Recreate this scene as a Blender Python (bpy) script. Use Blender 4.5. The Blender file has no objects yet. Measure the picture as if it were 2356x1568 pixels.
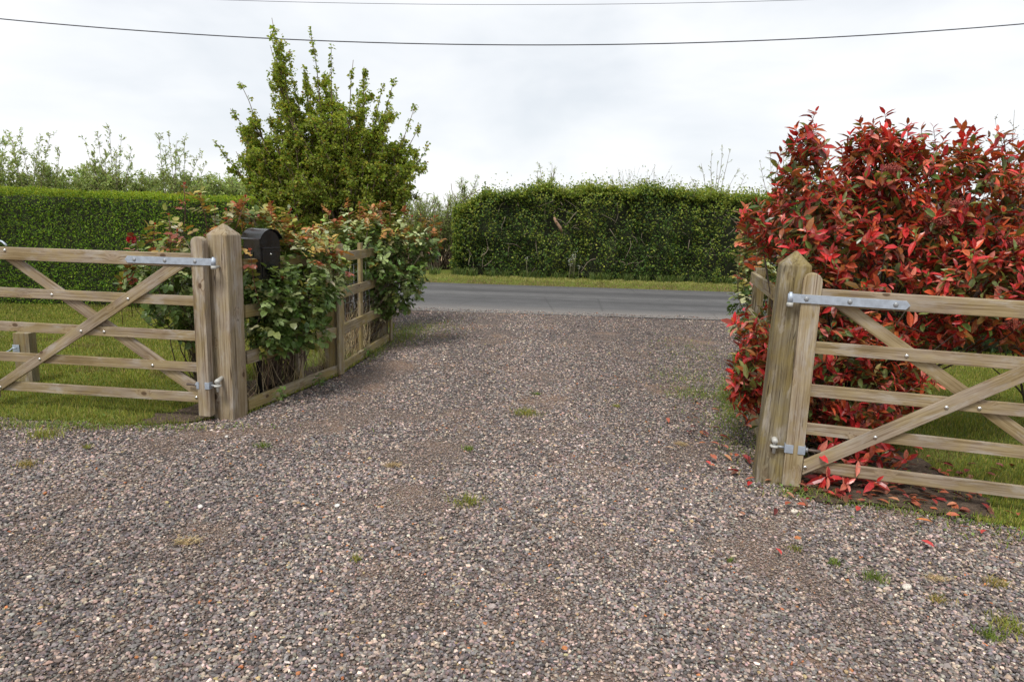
import bpy, bmesh, math, random
import numpy as np
from mathutils import Vector, Matrix, Euler
R_ = math.radians
rng = np.random.default_rng(7)
random.seed(7)
sc = bpy.context.scene
col = sc.collection

# ------------------------------------------------------------------ camera
H = 1.6
cam_d = bpy.data.cameras.new("camera")
cam = bpy.data.objects.new("camera", cam_d)
col.objects.link(cam)
sc.camera = cam
cam_d.sensor_width = 36.0
cam_d.lens = 36.0 * 1570.0 / 2356.0
cam_d.clip_start = 0.05
cam_d.clip_end = 3000
PITCH, ROLL = R_(10.0), 0.032
cam.matrix_world = (Matrix.Translation((0, 0, H)) @ Matrix.Rotation(math.pi / 2 - PITCH, 4, 'X')
                    @ Matrix.Rotation(ROLL, 4, 'Z'))

# ------------------------------------------------------------------ world, sun, exposure
W = bpy.data.worlds.new("World")
sc.world = W
W.use_nodes = True
nt = W.node_tree
nt.nodes.clear()
SUN_EL, SUN_AZ = R_(58), R_(200)      # azimuth clockwise from +Y
def N(tree, typ, **kw):
    n = tree.nodes.new(typ)
    for k, v in kw.items():
        if k.startswith('i_'):
            key = k[2:]
            key = int(key) if key.isdigit() else key.replace('_', ' ')
            n.inputs[key].default_value = v
        else:
            setattr(n, k, v)
    return n
def ramp(tree, fac, stops, interp='LINEAR'):
    r = tree.nodes.new('ShaderNodeValToRGB')
    r.color_ramp.interpolation = interp
    e = r.color_ramp.elements
    while len(e) > len(stops): e.remove(e[-1])
    while len(e) < len(stops): e.new(0.5)
    for i, (p, c) in enumerate(stops):
        e[i].position = p
        e[i].color = (c, c, c, 1) if isinstance(c, (int, float)) else (*c, 1)
    tree.links.new(fac, r.inputs[0])
    return r.outputs[0]
def mix(tree, fac, a, b, mode='MIX'):
    m = tree.nodes.new('ShaderNodeMix')
    m.data_type = 'RGBA'; m.blend_type = mode
    for s, v in ((m.inputs[0], fac), (m.inputs[6], a), (m.inputs[7], b)):
        if hasattr(v, 'is_linked'): tree.links.new(v, s)
        elif isinstance(v, (int, float)): s.default_value = v if s.type == 'VALUE' else (v, v, v, 1)
        else: s.default_value = (*v[:3], 1)
    return m.outputs[2]
def math_(tree, op, a, b=0.0, clamp=False):
    m = tree.nodes.new('ShaderNodeMath'); m.operation = op; m.use_clamp = clamp
    for s, v in ((m.inputs[0], a), (m.inputs[1], b)):
        if hasattr(v, 'is_linked'): tree.links.new(v, s)
        else: s.default_value = v
    return m.outputs[0]
sky = N(nt, 'ShaderNodeTexSky', sky_type='NISHITA', sun_disc=False, sun_elevation=SUN_EL, sun_rotation=SUN_AZ)
tc = N(nt, 'ShaderNodeTexCoord')
mp = N(nt, 'ShaderNodeMapping'); mp.inputs['Scale'].default_value = (1.0, 1.0, 2.6); mp.inputs['Location'].default_value = (0.35, 0.0, 0.1)
nt.links.new(tc.outputs['Generated'], mp.inputs[0])
n1 = N(nt, 'ShaderNodeTexNoise', i_Scale=1.7, i_Detail=5.0, i_Roughness=0.52, i_Distortion=0.35)
nt.links.new(mp.outputs[0], n1.inputs[0])
n2 = N(nt, 'ShaderNodeTexNoise', i_Scale=5.0, i_Detail=5.0, i_Roughness=0.5, i_Distortion=0.4)
nt.links.new(mp.outputs[0], n2.inputs[0])
sep = N(nt, 'ShaderNodeSeparateXYZ'); nt.links.new(tc.outputs['Generated'], sep.inputs[0])
hi = math_(nt, 'MULTIPLY', sep.outputs[2], 1.0)
nn = math_(nt, 'ADD', math_(nt, 'MULTIPLY', n1.outputs[0], 0.8), math_(nt, 'MULTIPLY', n2.outputs[0], 0.26))
nn = math_(nt, 'ADD', nn, math_(nt, 'MULTIPLY', sep.outputs[0], 0.13))
nn = math_(nt, 'ADD', nn, math_(nt, 'MULTIPLY', hi, 0.25))
dk = ramp(nt, nn, [(0.45, 0.0), (0.72, 1.0)])
cl = mix(nt, dk, (8.0, 8.01, 8.05), (5.85, 6.15, 6.5))
fin = mix(nt, 0.93, sky.outputs[0], cl)
bg = N(nt, 'ShaderNodeBackground', i_Strength=0.098)
nt.links.new(fin, bg.inputs[0])
wo = N(nt, 'ShaderNodeOutputWorld'); nt.links.new(bg.outputs[0], wo.inputs[0])
sd = bpy.data.lights.new("sun", 'SUN')
sd.energy = 2.0; sd.angle = R_(16); sd.color = (1.0, 0.965, 0.91)
so = bpy.data.objects.new("sun", sd); col.objects.link(so)
sdir = Vector((math.sin(SUN_AZ) * math.cos(SUN_EL), math.cos(SUN_AZ) * math.cos(SUN_EL), math.sin(SUN_EL)))
so.rotation_euler = sdir.to_track_quat('Z', 'Y').to_euler()
so.location = (0, -5, 20)
sc.view_settings.view_transform = 'Standard'
sc.view_settings.look = 'None'
sc.view_settings.exposure = 0.55
sc.view_settings.gamma = 1.0
sc.render.engine = 'CYCLES'
sc.cycles.max_bounces = 6
sc.cycles.diffuse_bounces = 4
sc.cycles.glossy_bounces = 2
sc.cycles.transmission_bounces = 3
sc.cycles.use_denoising = True

# ------------------------------------------------------------------ object helpers
def tag(o, label=None, cat=None, group=None, kind=None):
    if label: o['label'] = label
    if cat: o['category'] = cat
    if group: o['group'] = group
    if kind: o['kind'] = kind
    return o
def empty(name, loc, label=None, cat=None, group=None):
    o = bpy.data.objects.new(name, None); col.objects.link(o)
    o.location = loc; o.empty_display_size = 0.1
    return tag(o, label, cat, group)
def link(name, me, mat, parent=None, M=None):
    if mat is not None: me.materials.append(mat)
    o = bpy.data.objects.new(name, me); col.objects.link(o)
    M = M or Matrix.Identity(4)
    if parent is not None:
        o.parent = parent
        off = Vector(parent.location)
        p = parent.parent
        while p is not None: off += Vector(p.location); p = p.parent
        if parent.type != 'EMPTY' or parent.parent is not None:
            raise RuntimeError('use sub()')
        o.matrix_basis = Matrix.Translation(-off) @ M
    else:
        o.matrix_basis = M
    return o
def sub(name, me, mat, part, M=None):
    """sub-part: child of a mesh part, M in world space"""
    me.materials.append(mat)
    o = bpy.data.objects.new(name, me); col.objects.link(o)
    o.parent = part
    Mw = part.matrix_basis.copy(); q = part.parent
    while q is not None: Mw = q.matrix_basis @ Mw; q = q.parent
    o.matrix_basis = Mw.inverted() @ (M or Matrix.Identity(4))
    return o
def npmesh(name, V, loops, starts, colr=None, smooth=False):
    me = bpy.data.meshes.new(name)
    V = np.ascontiguousarray(V, dtype=np.float32).reshape(-1, 3)
    loops = np.ascontiguousarray(loops, dtype=np.int32).ravel()
    starts = np.ascontiguousarray(starts, dtype=np.int32).ravel()
    me.vertices.add(len(V)); me.vertices.foreach_set('co', V.ravel())
    me.loops.add(len(loops)); me.loops.foreach_set('vertex_index', loops)
    me.polygons.add(len(starts)); me.polygons.foreach_set('loop_start', starts)
    me.update(calc_edges=True)
    if colr is not None:
        a = me.color_attributes.new('Col', 'FLOAT_COLOR', 'POINT')
        c = np.ones((len(V), 4), np.float32); c[:, :3] = colr
        a.data.foreach_set('color', c.ravel())
    me.polygons.foreach_set('use_smooth', np.full(len(starts), bool(smooth)))
    return me
def multi(F, nv, n):
    """template faces F (list of tuples) repeated n times with stride nv -> loops, starts"""
    lens = np.array([len(f) for f in F]); flat = np.concatenate([np.array(f) for f in F])
    loops = (flat[None, :] + (np.arange(n) * nv)[:, None]).ravel()
    st = np.concatenate([[0], np.cumsum(lens)[:-1]])
    starts = (st[None, :] + (np.arange(n) * lens.sum())[:, None]).ravel()
    return loops, starts
def bmdone(bm, name, smooth=False):
    bmesh.ops.recalc_face_normals(bm, faces=bm.faces)
    me = bpy.data.meshes.new(name); bm.to_mesh(me); bm.free()
    if smooth:
        for p in me.polygons: p.use_smooth = True
    return me
def prism_bm(poly, z0, z1, bevel=0.003, seg=2, nocap=None):
    bm = bmesh.new()
    a = [bm.verts.new((x, y, z0)) for x, y in poly]
    b = [bm.verts.new((x, y, z1)) for x, y in poly]
    n = len(poly)
    bm.faces.new(a[::-1]); bm.faces.new(b)
    for i in range(n): bm.faces.new((a[i], a[(i + 1) % n], b[(i + 1) % n], b[i]))
    bmesh.ops.recalc_face_normals(bm, faces=bm.faces)
    if bevel: 
        ed = [e for e in bm.edges if len(e.link_faces) == 2 and e.calc_face_angle(0) > 0.5]
        bmesh.ops.bevel(bm, geom=ed, offset=bevel, segments=seg, affect='EDGES', profile=0.6)
    return bm
def frame(xd, yd):
    x = Vector(xd).normalized(); z = x.cross(Vector(yd)).normalized(); y = z.cross(x)
    return Matrix((x, y, z)).transposed().to_4x4()
def board(name, p0, p1, wdir, w, t, mat, parent, bevel=0.004, warp=0.0, seed=0):
    p0, p1 = Vector(p0), Vector(p1); L = (p1 - p0).length
    n = max(1, int(L / 0.25)); r = random.Random(seed + int(L * 1000))
    bm = bmesh.new(); rings = []
    for i in range(n + 1):
        x = L * i / n
        dy, dz = (r.uniform(-warp, warp), r.uniform(-warp, warp)) if 0 < i < n else (0, 0)
        k = 1 + r.uniform(-1, 1) * warp * 3
        rings.append([bm.verts.new((x, sy * w / 2 * k + dy, sz * t / 2 + dz)) for sy, sz in ((-1, -1), (1, -1), (1, 1), (-1, 1))])
    bm.faces.new(rings[0][::-1]); bm.faces.new(rings[-1])
    for i in range(n):
        for j in range(4):
            bm.faces.new((rings[i][j], rings[i][(j + 1) % 4], rings[i + 1][(j + 1) % 4], rings[i + 1][j]))
    bmesh.ops.recalc_face_normals(bm, faces=bm.faces)
    ed = [e for e in bm.edges if e.calc_face_angle(0) > 0.6]
    bmesh.ops.bevel(bm, geom=ed, offset=bevel, segments=2, affect='EDGES', profile=0.6)
    M = Matrix.Translation(p0) @ frame(p1 - p0, wdir)
    return link(name, bmdone(bm, name), mat, parent, M)
def tube_batch(paths, radii, sides=5):
    """paths (n,k,3), radii (n,k) -> V, loops, starts (no caps)"""
    P = np.asarray(paths, float); Rr = np.asarray(radii, float)
    n, k, _ = P.shape
    T = np.gradient(P, axis=1); T /= np.linalg.norm(T, axis=2, keepdims=True) + 1e-9
    ref = np.where(np.abs(T[..., 2:3]) < 0.9, np.array([0, 0, 1.0]), np.array([1.0, 0, 0]))
    U = np.cross(T, ref); U /= np.linalg.norm(U, axis=2, keepdims=True) + 1e-9
    Vv = np.cross(T, U)
    a = np.arange(sides) * 2 * np.pi / sides
    V = P[:, :, None, :] + Rr[:, :, None, None] * (np.cos(a)[None, None, :, None] * U[:, :, None, :] + np.sin(a)[None, None, :, None] * Vv[:, :, None, :])
    F = []
    for i in range(k - 1):
        for j in range(sides):
            F.append((i * sides + j, i * sides + (j + 1) % sides, (i + 1) * sides + (j + 1) % sides, (i + 1) * sides + j))
    F.append(tuple(range(sides))[::-1]); F.append(tuple((k - 1) * sides + j for j in range(sides)))
    lo, st = multi(F, k * sides, n)
    return V.reshape(-1, 3), lo, st
def merge(*ms):
    Vs, Ls, Ss = [], [], []; vo = lo_ = 0
    for V, l, s in ms:
        Vs.append(V); Ls.append(np.asarray(l) + vo); Ss.append(np.asarray(s) + lo_)
        vo += len(V); lo_ += len(l)
    return np.concatenate(Vs), np.concatenate(Ls), np.concatenate(Ss)
def tube_mesh(name, paths, radii, sides=5, smooth=True, c=None):
    V, l, s = tube_batch(paths, radii, sides)
    return npmesh(name, V, l, s, None if c is None else np.broadcast_to(c, V.shape), smooth)
def pipe(name, pts, r, mat, parent=None, sides=8, part=None):
    pts = np.array(pts, float)[None]; rr = np.full(pts.shape[:2], r) if np.isscalar(r) else np.array(r)[None]
    me = tube_mesh(name, pts, rr, sides)
    return sub(name, me, mat, part) if part is not None else link(name, me, mat, parent)
def nrm(a): return a / (np.linalg.norm(a, axis=-1, keepdims=True) + 1e-9)
_ph = np.random.default_rng(99).uniform(0, 6.28, (40, 4)); _fr = np.random.default_rng(98).normal(0, 1, (40, 3))
def vn(P, s=1.0, k=0):
    """cheap smooth noise -1..1"""
    P = np.asarray(P, float) * s; o = 0
    for i in range(6):
        j = (k * 6 + i) % 40
        o = o + np.sin((P @ _fr[j]) * (1 + 0.5 * i) * 1.6 + _ph[j, 0]) / (1 + 0.35 * i)
    return np.clip(o / 2.6, -1, 1)
def palette(n, cols, wts, jit=0.15, mixn=None):
    cols = np.array(cols, float); wts = np.array(wts, float); wts /= wts.sum()
    c = cols[rng.choice(len(cols), n, p=wts)]
    c = c * (1 + rng.normal(0, jit, (n, 1))) * (1 + rng.normal(0, jit * 0.3, (n, 3)))
    return np.clip(c, 0.003, 0.9)

# ------------------------------------------------------------------ leaves
OV_T = np.array([0.3, 0.68]); 
OV_F = [(0, 1, 2), (0, 3, 1), (1, 4, 5, 2), (1, 3, 6, 4), (4, 7, 5), (4, 6, 7)]
QD_F = [(0, 1, 3), (0, 3, 2)]
def leaves(P, D, Nn, L, Wd, C, kind='oval', fold=0.18, curl=0.15):
    """returns V, loops, starts, colors"""
    n = len(P)
    D = nrm(D); S = nrm(np.cross(D, Nn)); Nn = np.cross(S, D)
    L = np.broadcast_to(np.asarray(L, float), (n,))[:, None]; Wd = np.broadcast_to(np.asarray(Wd, float), (n,))[:, None]
    cu = curl * (0.4 + rng.random((n, 1)) * 1.2)
    if kind == 'quad':
        V = np.stack([P, P + D * L * 0.45 + S * Wd / 2 + Nn * Wd * fold, P + D * L * 0.45 - S * Wd / 2 + Nn * Wd * fold,
                      P + D * L - Nn * L * cu], axis=1)
        lo, st = multi([(0, 2, 3), (0, 3, 1)], 4, n); nv = 4
    else:
        w1, w2 = (0.46, 0.42) if kind == 'oval' else (0.48, 0.44)
        t1, t2 = (0.30, 0.68) if kind == 'oval' else (0.20, 0.70)
        m1 = P + D * L * t1 - Nn * L * cu * t1 ** 2; m2 = P + D * L * t2 - Nn * L * cu * t2 ** 2; tp = P + D * L - Nn * L * cu
        V = np.stack([P, m1, m1 + S * Wd * w1 + Nn * Wd * fold, m1 - S * Wd * w1 + Nn * Wd * fold,
                      m2, m2 + S * Wd * w2 + Nn * Wd * fold, m2 - S * Wd * w2 + Nn * Wd * fold, tp], axis=1)
        lo, st = multi(OV_F, 8, n); nv = 8
    Cc = np.repeat(C[:, None, :], nv, axis=1)
    return V.reshape(-1, 3), lo, st, Cc.reshape(-1, 3)
def leafmesh(name, sets, smooth=False):
    V, lo, st = merge(*[(s[0], s[1], s[2]) for s in sets])
    return npmesh(name, V, lo, st, np.concatenate([s[3] for s in sets]), smooth)
def rand_dir(n):
    return nrm(rng.normal(0, 1, (n, 3)))
def perp(A):
    r = rand_dir(len(A)); return nrm(np.cross(A, r))
def curve_paths(p0, p1, k=6, bend=0.15, sag=0.0):
    """smooth random bent paths from p0 to p1 (n,3)"""
    n = len(p0); t = np.linspace(0, 1, k)[None, :, None]
    L = np.linalg.norm(p1 - p0, axis=1)[:, None, None]
    b = rand_dir(n)[:, None, :] * L * bend; b2 = rand_dir(n)[:, None, :] * L * bend * 0.5
    P = p0[:, None, :] * (1 - t) + p1[:, None, :] * t + b * np.sin(np.pi * t) + b2 * np.sin(2 * np.pi * t) * 0.5
    P[..., 2] += (sag * L * np.sin(np.pi * t))[..., 0]
    return P

# ------------------------------------------------------------------ materials
def newmat(name):
    m = bpy.data.materials.new(name); m.use_nodes = True
    t = m.node_tree; t.nodes.clear()
    o = N(t, 'ShaderNodeOutputMaterial'); b = N(t, 'ShaderNodeBsdfPrincipled')
    t.links.new(b.outputs[0], o.inputs[0])
    return m, t, b, o
def bump(t, b, h, strength=0.3, dist=0.01):
    n = N(t, 'ShaderNodeBump', i_Strength=strength, i_Distance=dist)
    t.links.new(h, n.inputs['Height']); t.links.new(n.outputs[0], b.inputs['Normal'])
def noise(t, vec, scale, detail=3, rough=0.55, dist=0.0, sc3=None, dim='3D'):
    if sc3 is not None:
        mpn = N(t, 'ShaderNodeMapping'); mpn.inputs['Scale'].default_value = sc3; t.links.new(vec, mpn.inputs[0]); vec = mpn.outputs[0]
    n = N(t, 'ShaderNodeTexNoise', i_Scale=scale, i_Detail=detail, i_Roughness=rough, i_Distortion=dist)
    t.links.new(vec, n.inputs[0]); return n.outputs[0]
def mat_leaf(name, rough=0.45, transl=0.3, spec=0.5, vein=0.0):
    m, t, b, o = newmat(name)
    a = N(t, 'ShaderNodeAttribute', attribute_name='Col')
    c = a.outputs['Color']
    g = N(t, 'ShaderNodeNewGeometry')
    tcn = N(t, 'ShaderNodeTexCoord')
    nz = noise(t, tcn.outputs['Object'], 60, 2)
    c = mix(t, 0.5, c, mix(t, 1.0, c, ramp(t, nz, [(0.3, 0.6), (0.7, 1.35)]), 'MULTIPLY'))
    t.links.new(c, b.inputs['Base Color'])
    b.inputs['Roughness'].default_value = rough; b.inputs['Specular IOR Level'].default_value = spec
    tr = N(t, 'ShaderNodeBsdfTranslucent')
    t.links.new(mix(t, 1.0, c, (1.15, 1.1, 0.6), 'MULTIPLY'), tr.inputs[0])
    ms = N(t, 'ShaderNodeMixShader', i_0=transl)
    t.links.new(b.outputs[0], ms.inputs[1]); t.links.new(tr.outputs[0], ms.inputs[2]); t.links.new(ms.outputs[0], o.inputs[0])
    return m
def mat_attr(name, rough=0.8, spec=0.3, nzs=80, amp=(0.75, 1.25), bmp=0.0):
    m, t, b, o = newmat(name)
    a = N(t, 'ShaderNodeAttribute', attribute_name='Col')
    tcn = N(t, 'ShaderNodeTexCoord')
    nz = noise(t, tcn.outputs['Object'], nzs, 3)
    c = mix(t, 1.0, a.outputs['Color'], ramp(t, nz, [(0.3, amp[0]), (0.7, amp[1])]), 'MULTIPLY')
    t.links.new(c, b.inputs['Base Color']); b.inputs['Roughness'].default_value = rough; b.inputs['Specular IOR Level'].default_value = spec
    if bmp: bump(t, b, nz, bmp, 0.003)
    return m
def mat_wood(name, base=(0.33, 0.265, 0.19), pale=(0.46, 0.395, 0.315), dark=(0.17, 0.115, 0.07), algae=0.35, algcol=(0.235, 0.20, 0.065), knots=True, cracks=0.5, seed=0.0):
    """grain runs along the object's own X axis"""
    m, t, b, o = newmat(name)
    tcn = N(t, 'ShaderNodeTexCoord'); oi = N(t, 'ShaderNodeObjectInfo')
    off = N(t, 'ShaderNodeVectorMath', operation='MULTIPLY_ADD')
    cmb = N(t, 'ShaderNodeCombineXYZ'); 
    for i in range(3): t.links.new(math_(t, 'MULTIPLY_ADD', oi.outputs['Random'], 37.0 + 13 * i), cmb.inputs[i])
    add = N(t, 'ShaderNodeVectorMath', operation='ADD')
    t.links.new(tcn.outputs['Object'], add.inputs[0]); t.links.new(cmb.outputs[0], add.inputs[1])
    v = add.outputs[0]
    # knots deflect the grain
    mpk = N(t, 'ShaderNodeMapping'); mpk.inputs['Scale'].default_value = (0.95, 1.6, 1.6); t.links.new(v, mpk.inputs[0])
    vor = N(t, 'ShaderNodeTexVoronoi', i_Scale=4.4, i_Randomness=1.0); t.links.new(mpk.outputs[0], vor.inputs['Vector'])
    kd = vor.outputs['Distance']
    kmask = ramp(t, kd, [(0.085, 1.0), (0.115, 0.0)])
    khalo = ramp(t, kd, [(0.10, 1.0), (0.34, 0.0)], 'EASE')
    dvec = N(t, 'ShaderNodeVectorMath', operation='SCALE'); t.links.new(vor.outputs['Color'], dvec.inputs[0])
    t.links.new(math_(t, 'MULTIPLY', khalo, 0.03), dvec.inputs['Scale'])
    ad2 = N(t, 'ShaderNodeVectorMath', operation='ADD'); t.links.new(v, ad2.inputs[0]); t.links.new(dvec.outputs[0], ad2.inputs[1])
    vg = ad2.outputs[0]
    g1 = noise(t, vg, 1.0, 5, 0.62, 0.25, (2.2, 85, 85))
    g2 = noise(t, vg, 1.0, 3, 0.6, 0.6, (1.0, 24, 24))
    g3 = noise(t, vg, 1.0, 4, 0.6, 0.0, (9, 260, 260))
    blot = noise(t, v, 5.0, 4, 0.6, 0.3, (0.7, 1.5, 1.5))
    c = mix(t, ramp(t, g2, [(0.33, 0.0), (0.68, 1.0)]), base, pale)
    c = mix(t, ramp(t, g1, [(0.36, 0.9), (0.53, 0.0)]), c, dark)
    c = mix(t, 0.35, c, mix(t, 1.0, c, ramp(t, g3, [(0.3, 0.55), (0.65, 1.3)]), 'MULTIPLY'))
    c = mix(t, ramp(t, blot, [(0.42, 0.0), (0.58, algae)]), c, mix(t, 1.0, mix(t, 0.5, c, (0.3, 0.28, 0.2)), (1.05, 0.90, 0.42), 'MULTIPLY'))
    blot3 = noise(t, v, 9.0, 4, 0.65, 0.3, (0.5, 1.6, 1.6))
    c = mix(t, ramp(t, blot3, [(0.54, 0.0), (0.66, 0.55)]), c, (0.41, 0.37, 0.325))
    blot2 = noise(t, v, 3.1, 3, 0.5, 0.2, (1, 1.3, 1.3))
    c = mix(t, ramp(t, blot2, [(0.36, 0.5), (0.55, 0.0)]), c, mix(t, 1.0, c, (0.58, 0.52, 0.45), 'MULTIPLY'))
    # cracks: very long thin dark lines
    cr = noise(t, vg, 1.0, 2, 0.5, 0.3, (0.9, 42, 42))
    crm = ramp(t, math_(t, 'ABSOLUTE', math_(t, 'SUBTRACT', cr, 0.5)), [(0.004, 1.0), (0.016, 0.0)])
    crg = ramp(t, noise(t, v, 1.0, 2, 0.5, 0.0, (1.3, 9, 9)), [(0.48, 0.0), (0.60, cracks)])
    crk = math_(t, 'MULTIPLY', crm, crg)
    c = mix(t, crk, c, (0.035, 0.022, 0.014))
    if knots:
        c = mix(t, math_(t, 'MULTIPLY', khalo, 0.28), c, (0.24, 0.15, 0.08))
        c = mix(t, math_(t, 'MULTIPLY', kmask, 0.85), c, (0.075, 0.042, 0.022))
    t.links.new(c, b.inputs['Base Color'])
    b.inputs['Roughness'].default_value = 0.82; b.inputs['Specular IOR Level'].default_value = 0.25
    h = math_(t, 'SUBTRACT', math_(t, 'ADD', math_(t, 'MULTIPLY', g1, 0.6), math_(t, 'MULTIPLY', g3, 0.4)), math_(t, 'MULTIPLY', crk, 1.2))
    bump(t, b, h, 0.55, 0.004)
    return m
def mat_plain(name, c, rough=0.5, metal=0.0, spec=0.5, nzs=30, amp=(0.85, 1.12), bmp=0.1):
    m, t, b, o = newmat(name)
    tcn = N(t, 'ShaderNodeTexCoord'); nz = noise(t, tcn.outputs['Object'], nzs, 4, 0.6)
    t.links.new(mix(t, 1.0, c, ramp(t, nz, [(0.3, amp[0]), (0.7, amp[1])]), 'MULTIPLY'), b.inputs['Base Color'])
    t.links.new(ramp(t, nz, [(0.3, max(0, rough - 0.08)), (0.7, min(1, rough + 0.1))]), b.inputs['Roughness'])
    b.inputs['Metallic'].default_value = metal; b.inputs['Specular IOR Level'].default_value = spec
    if bmp: bump(t, b, nz, bmp, 0.002)
    return m
M_GATE = mat_wood('gate wood', algae=0.45)
M_RAIL = mat_wood('gate rail wood', base=(0.285, 0.220, 0.152), pale=(0.385, 0.315, 0.24), algae=0.45, cracks=0.3)
M_POST = mat_wood('post wood', base=(0.30, 0.24, 0.172), pale=(0.41, 0.345, 0.265), algae=0.3, cracks=0.9)
M_GREEN = mat_wood('green stained wood darkened for shade', base=(0.205, 0.168, 0.105), pale=(0.29, 0.25, 0.17), dark=(0.11, 0.08, 0.045), algae=0.6, cracks=0.9)  # green stain, with the stile's shade on the right post darkened into the colours
M_FENCE = mat_wood('fence wood', base=(0.26, 0.212, 0.125), pale=(0.35, 0.295, 0.20), algae=0.7, cracks=0.3)
M_STOP = mat_wood('old dark wood', base=(0.20, 0.16, 0.10), pale=(0.27, 0.23, 0.16), algae=0.5)
M_BARK = mat_plain('bark', (0.15, 0.11, 0.075), 0.9, nzs=60, amp=(0.6, 1.4), bmp=0.5)
M_REDSTEM = mat_plain('young stem', (0.13, 0.045, 0.028), 0.6, nzs=60)
M_GREENSTEM = mat_plain('green stem', (0.19, 0.18, 0.09), 0.7, nzs=60)
M_GALV = mat_plain('galvanised steel', (0.42, 0.47, 0.54), 0.5, metal=0.45, nzs=22, amp=(0.8, 1.15), bmp=0.08)
M_GALVD = mat_plain('dull galvanised bolt', (0.30, 0.31, 0.32), 0.5, metal=0.5, nzs=40)
M_CHROME = mat_plain('bright bolt', (0.72, 0.70, 0.66), 0.22, metal=1.0, nzs=10, bmp=0.0)
M_CAST = mat_plain('cast iron whitened', (0.48, 0.47, 0.43), 0.6, metal=0.2, nzs=50)
M_RUST = mat_plain('dark steel rod', (0.14, 0.11, 0.09), 0.6, metal=0.5, nzs=80)
M_BLACK = mat_plain('black painted steel', (0.007, 0.007, 0.008), 0.2, spec=0.5, nzs=14, amp=(0.8, 1.4), bmp=0.0)
M_CABLE = mat_plain('cable sheath', (0.02, 0.02, 0.035), 0.5)
M_WIRE = mat_plain('fence wire', (0.25, 0.26, 0.26), 0.5, metal=0.7)
M_LEAF = mat_leaf('matt leaf', 0.5, 0.3)
M_SMALL = mat_leaf('small leaf', 0.55, 0.42, 0.3)
M_TREE = mat_leaf('tree leaf', 0.5, 0.5, 0.3)
M_ROSE = mat_leaf('rose leaf', 0.42, 0.24, 0.45)
M_PHOT = mat_leaf('glossy red leaf', 0.30, 0.28, 0.5)
M_GRASS = mat_leaf('grass blade', 0.6, 0.3, 0.3)
M_DRY = mat_attr('dry stalk', 0.8, 0.2)
M_STONE = mat_attr('stone', 0.72, 0.35, nzs=120, amp=(0.72, 1.28), bmp=0.3)
M_LITTER = mat_leaf('fallen leaf', 0.5, 0.1, 0.4)

# ------------------------------------------------------------------ setting: region outlines
def yl(x):   # lawn edge behind left gate
    return np.interp(x, [-14, -6, -3.96, -3.5, -3.07, -2.75, -2.45, -2.2], [5.3, 5.2, 5.12, 5.02, 4.93, 4.95, 5.08, 5.35])
def yr(x):   # lawn edge at right gate
    return np.interp(x, [1.7, 1.87, 2.42, 2.89, 3.6, 5, 9], [4.3, 3.98, 3.84, 3.58, 3.2, 2.7, 2.2])
def xfl(y):  # left fence line (drive side)
    return np.interp(y, [5.0, 5.4, 6.8, 8.85, 10.0, 12.2], [-2.2, -2.13, -1.73, -1.60, -1.75, -3.2])
def xfr(y):
    return np.interp(y, [4.1, 5.0, 6.28, 6.8, 8.5, 12.2], [1.72, 1.9, 2.21, 2.34, 2.8, 5.0])
def wob(x, y, k=0): return 0.06 * vn(np.stack([x, y, 0 * x], -1), 3.0, k) + 0.025 * vn(np.stack([x, y, 0 * x], -1), 11.0, k + 1)
def in_left(x, y, m=0.0):
    return ((y > yl(x) + wob(x, y) + m) & (x < xfl(np.clip(y, 5.0, 12.2)) - 0.02 - m) & (y > 4.8))
def in_right(x, y, m=0.0):
    return ((y > yr(x) + wob(x, y, 1) + m) & (x > xfr(np.clip(y, 4.1, 12.2)) + 0.02 + m) & (x > 1.7))
def gz(x, y):   # gentle relief of the ground
    z = 0.012 * vn(np.stack([x, y, 0 * x], -1), 0.9, 3)
    z = z + 0.018 * np.exp(-((x) / 0.45) ** 2) * (y < 9)      # slight crown between the wheel tracks
    return z - 0.02
def grid(name, x0, x1, y0, y1, nx, ny, zf, keep=None, mat=None, kind='structure'):
    xs = np.linspace(x0, x1, nx + 1); ys = np.linspace(y0, y1, ny + 1)
    X, Y = np.meshgrid(xs, ys); Z = zf(X, Y)
    V = np.stack([X, Y, Z], -1).reshape(-1, 3)
    i, j = np.meshgrid(np.arange(nx), np.arange(ny))
    a = (j * (nx + 1) + i).ravel()
    F = np.stack([a, a + 1, a + nx + 2, a + nx + 1], 1)
    if keep is not None:
        cx, cy = V[F].mean(1)[:, 0], V[F].mean(1)[:, 1]
        F = F[keep(cx, cy)]
        used = np.unique(F); mp_ = -np.ones(len(V), int); mp_[used] = np.arange(len(used)); V = V[used]; F = mp_[F]
    me = npmesh(name, V, F.ravel(), np.arange(len(F)) * 4, None, True)
    o = link(name, me, mat); tag(o, kind=kind); return o

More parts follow.
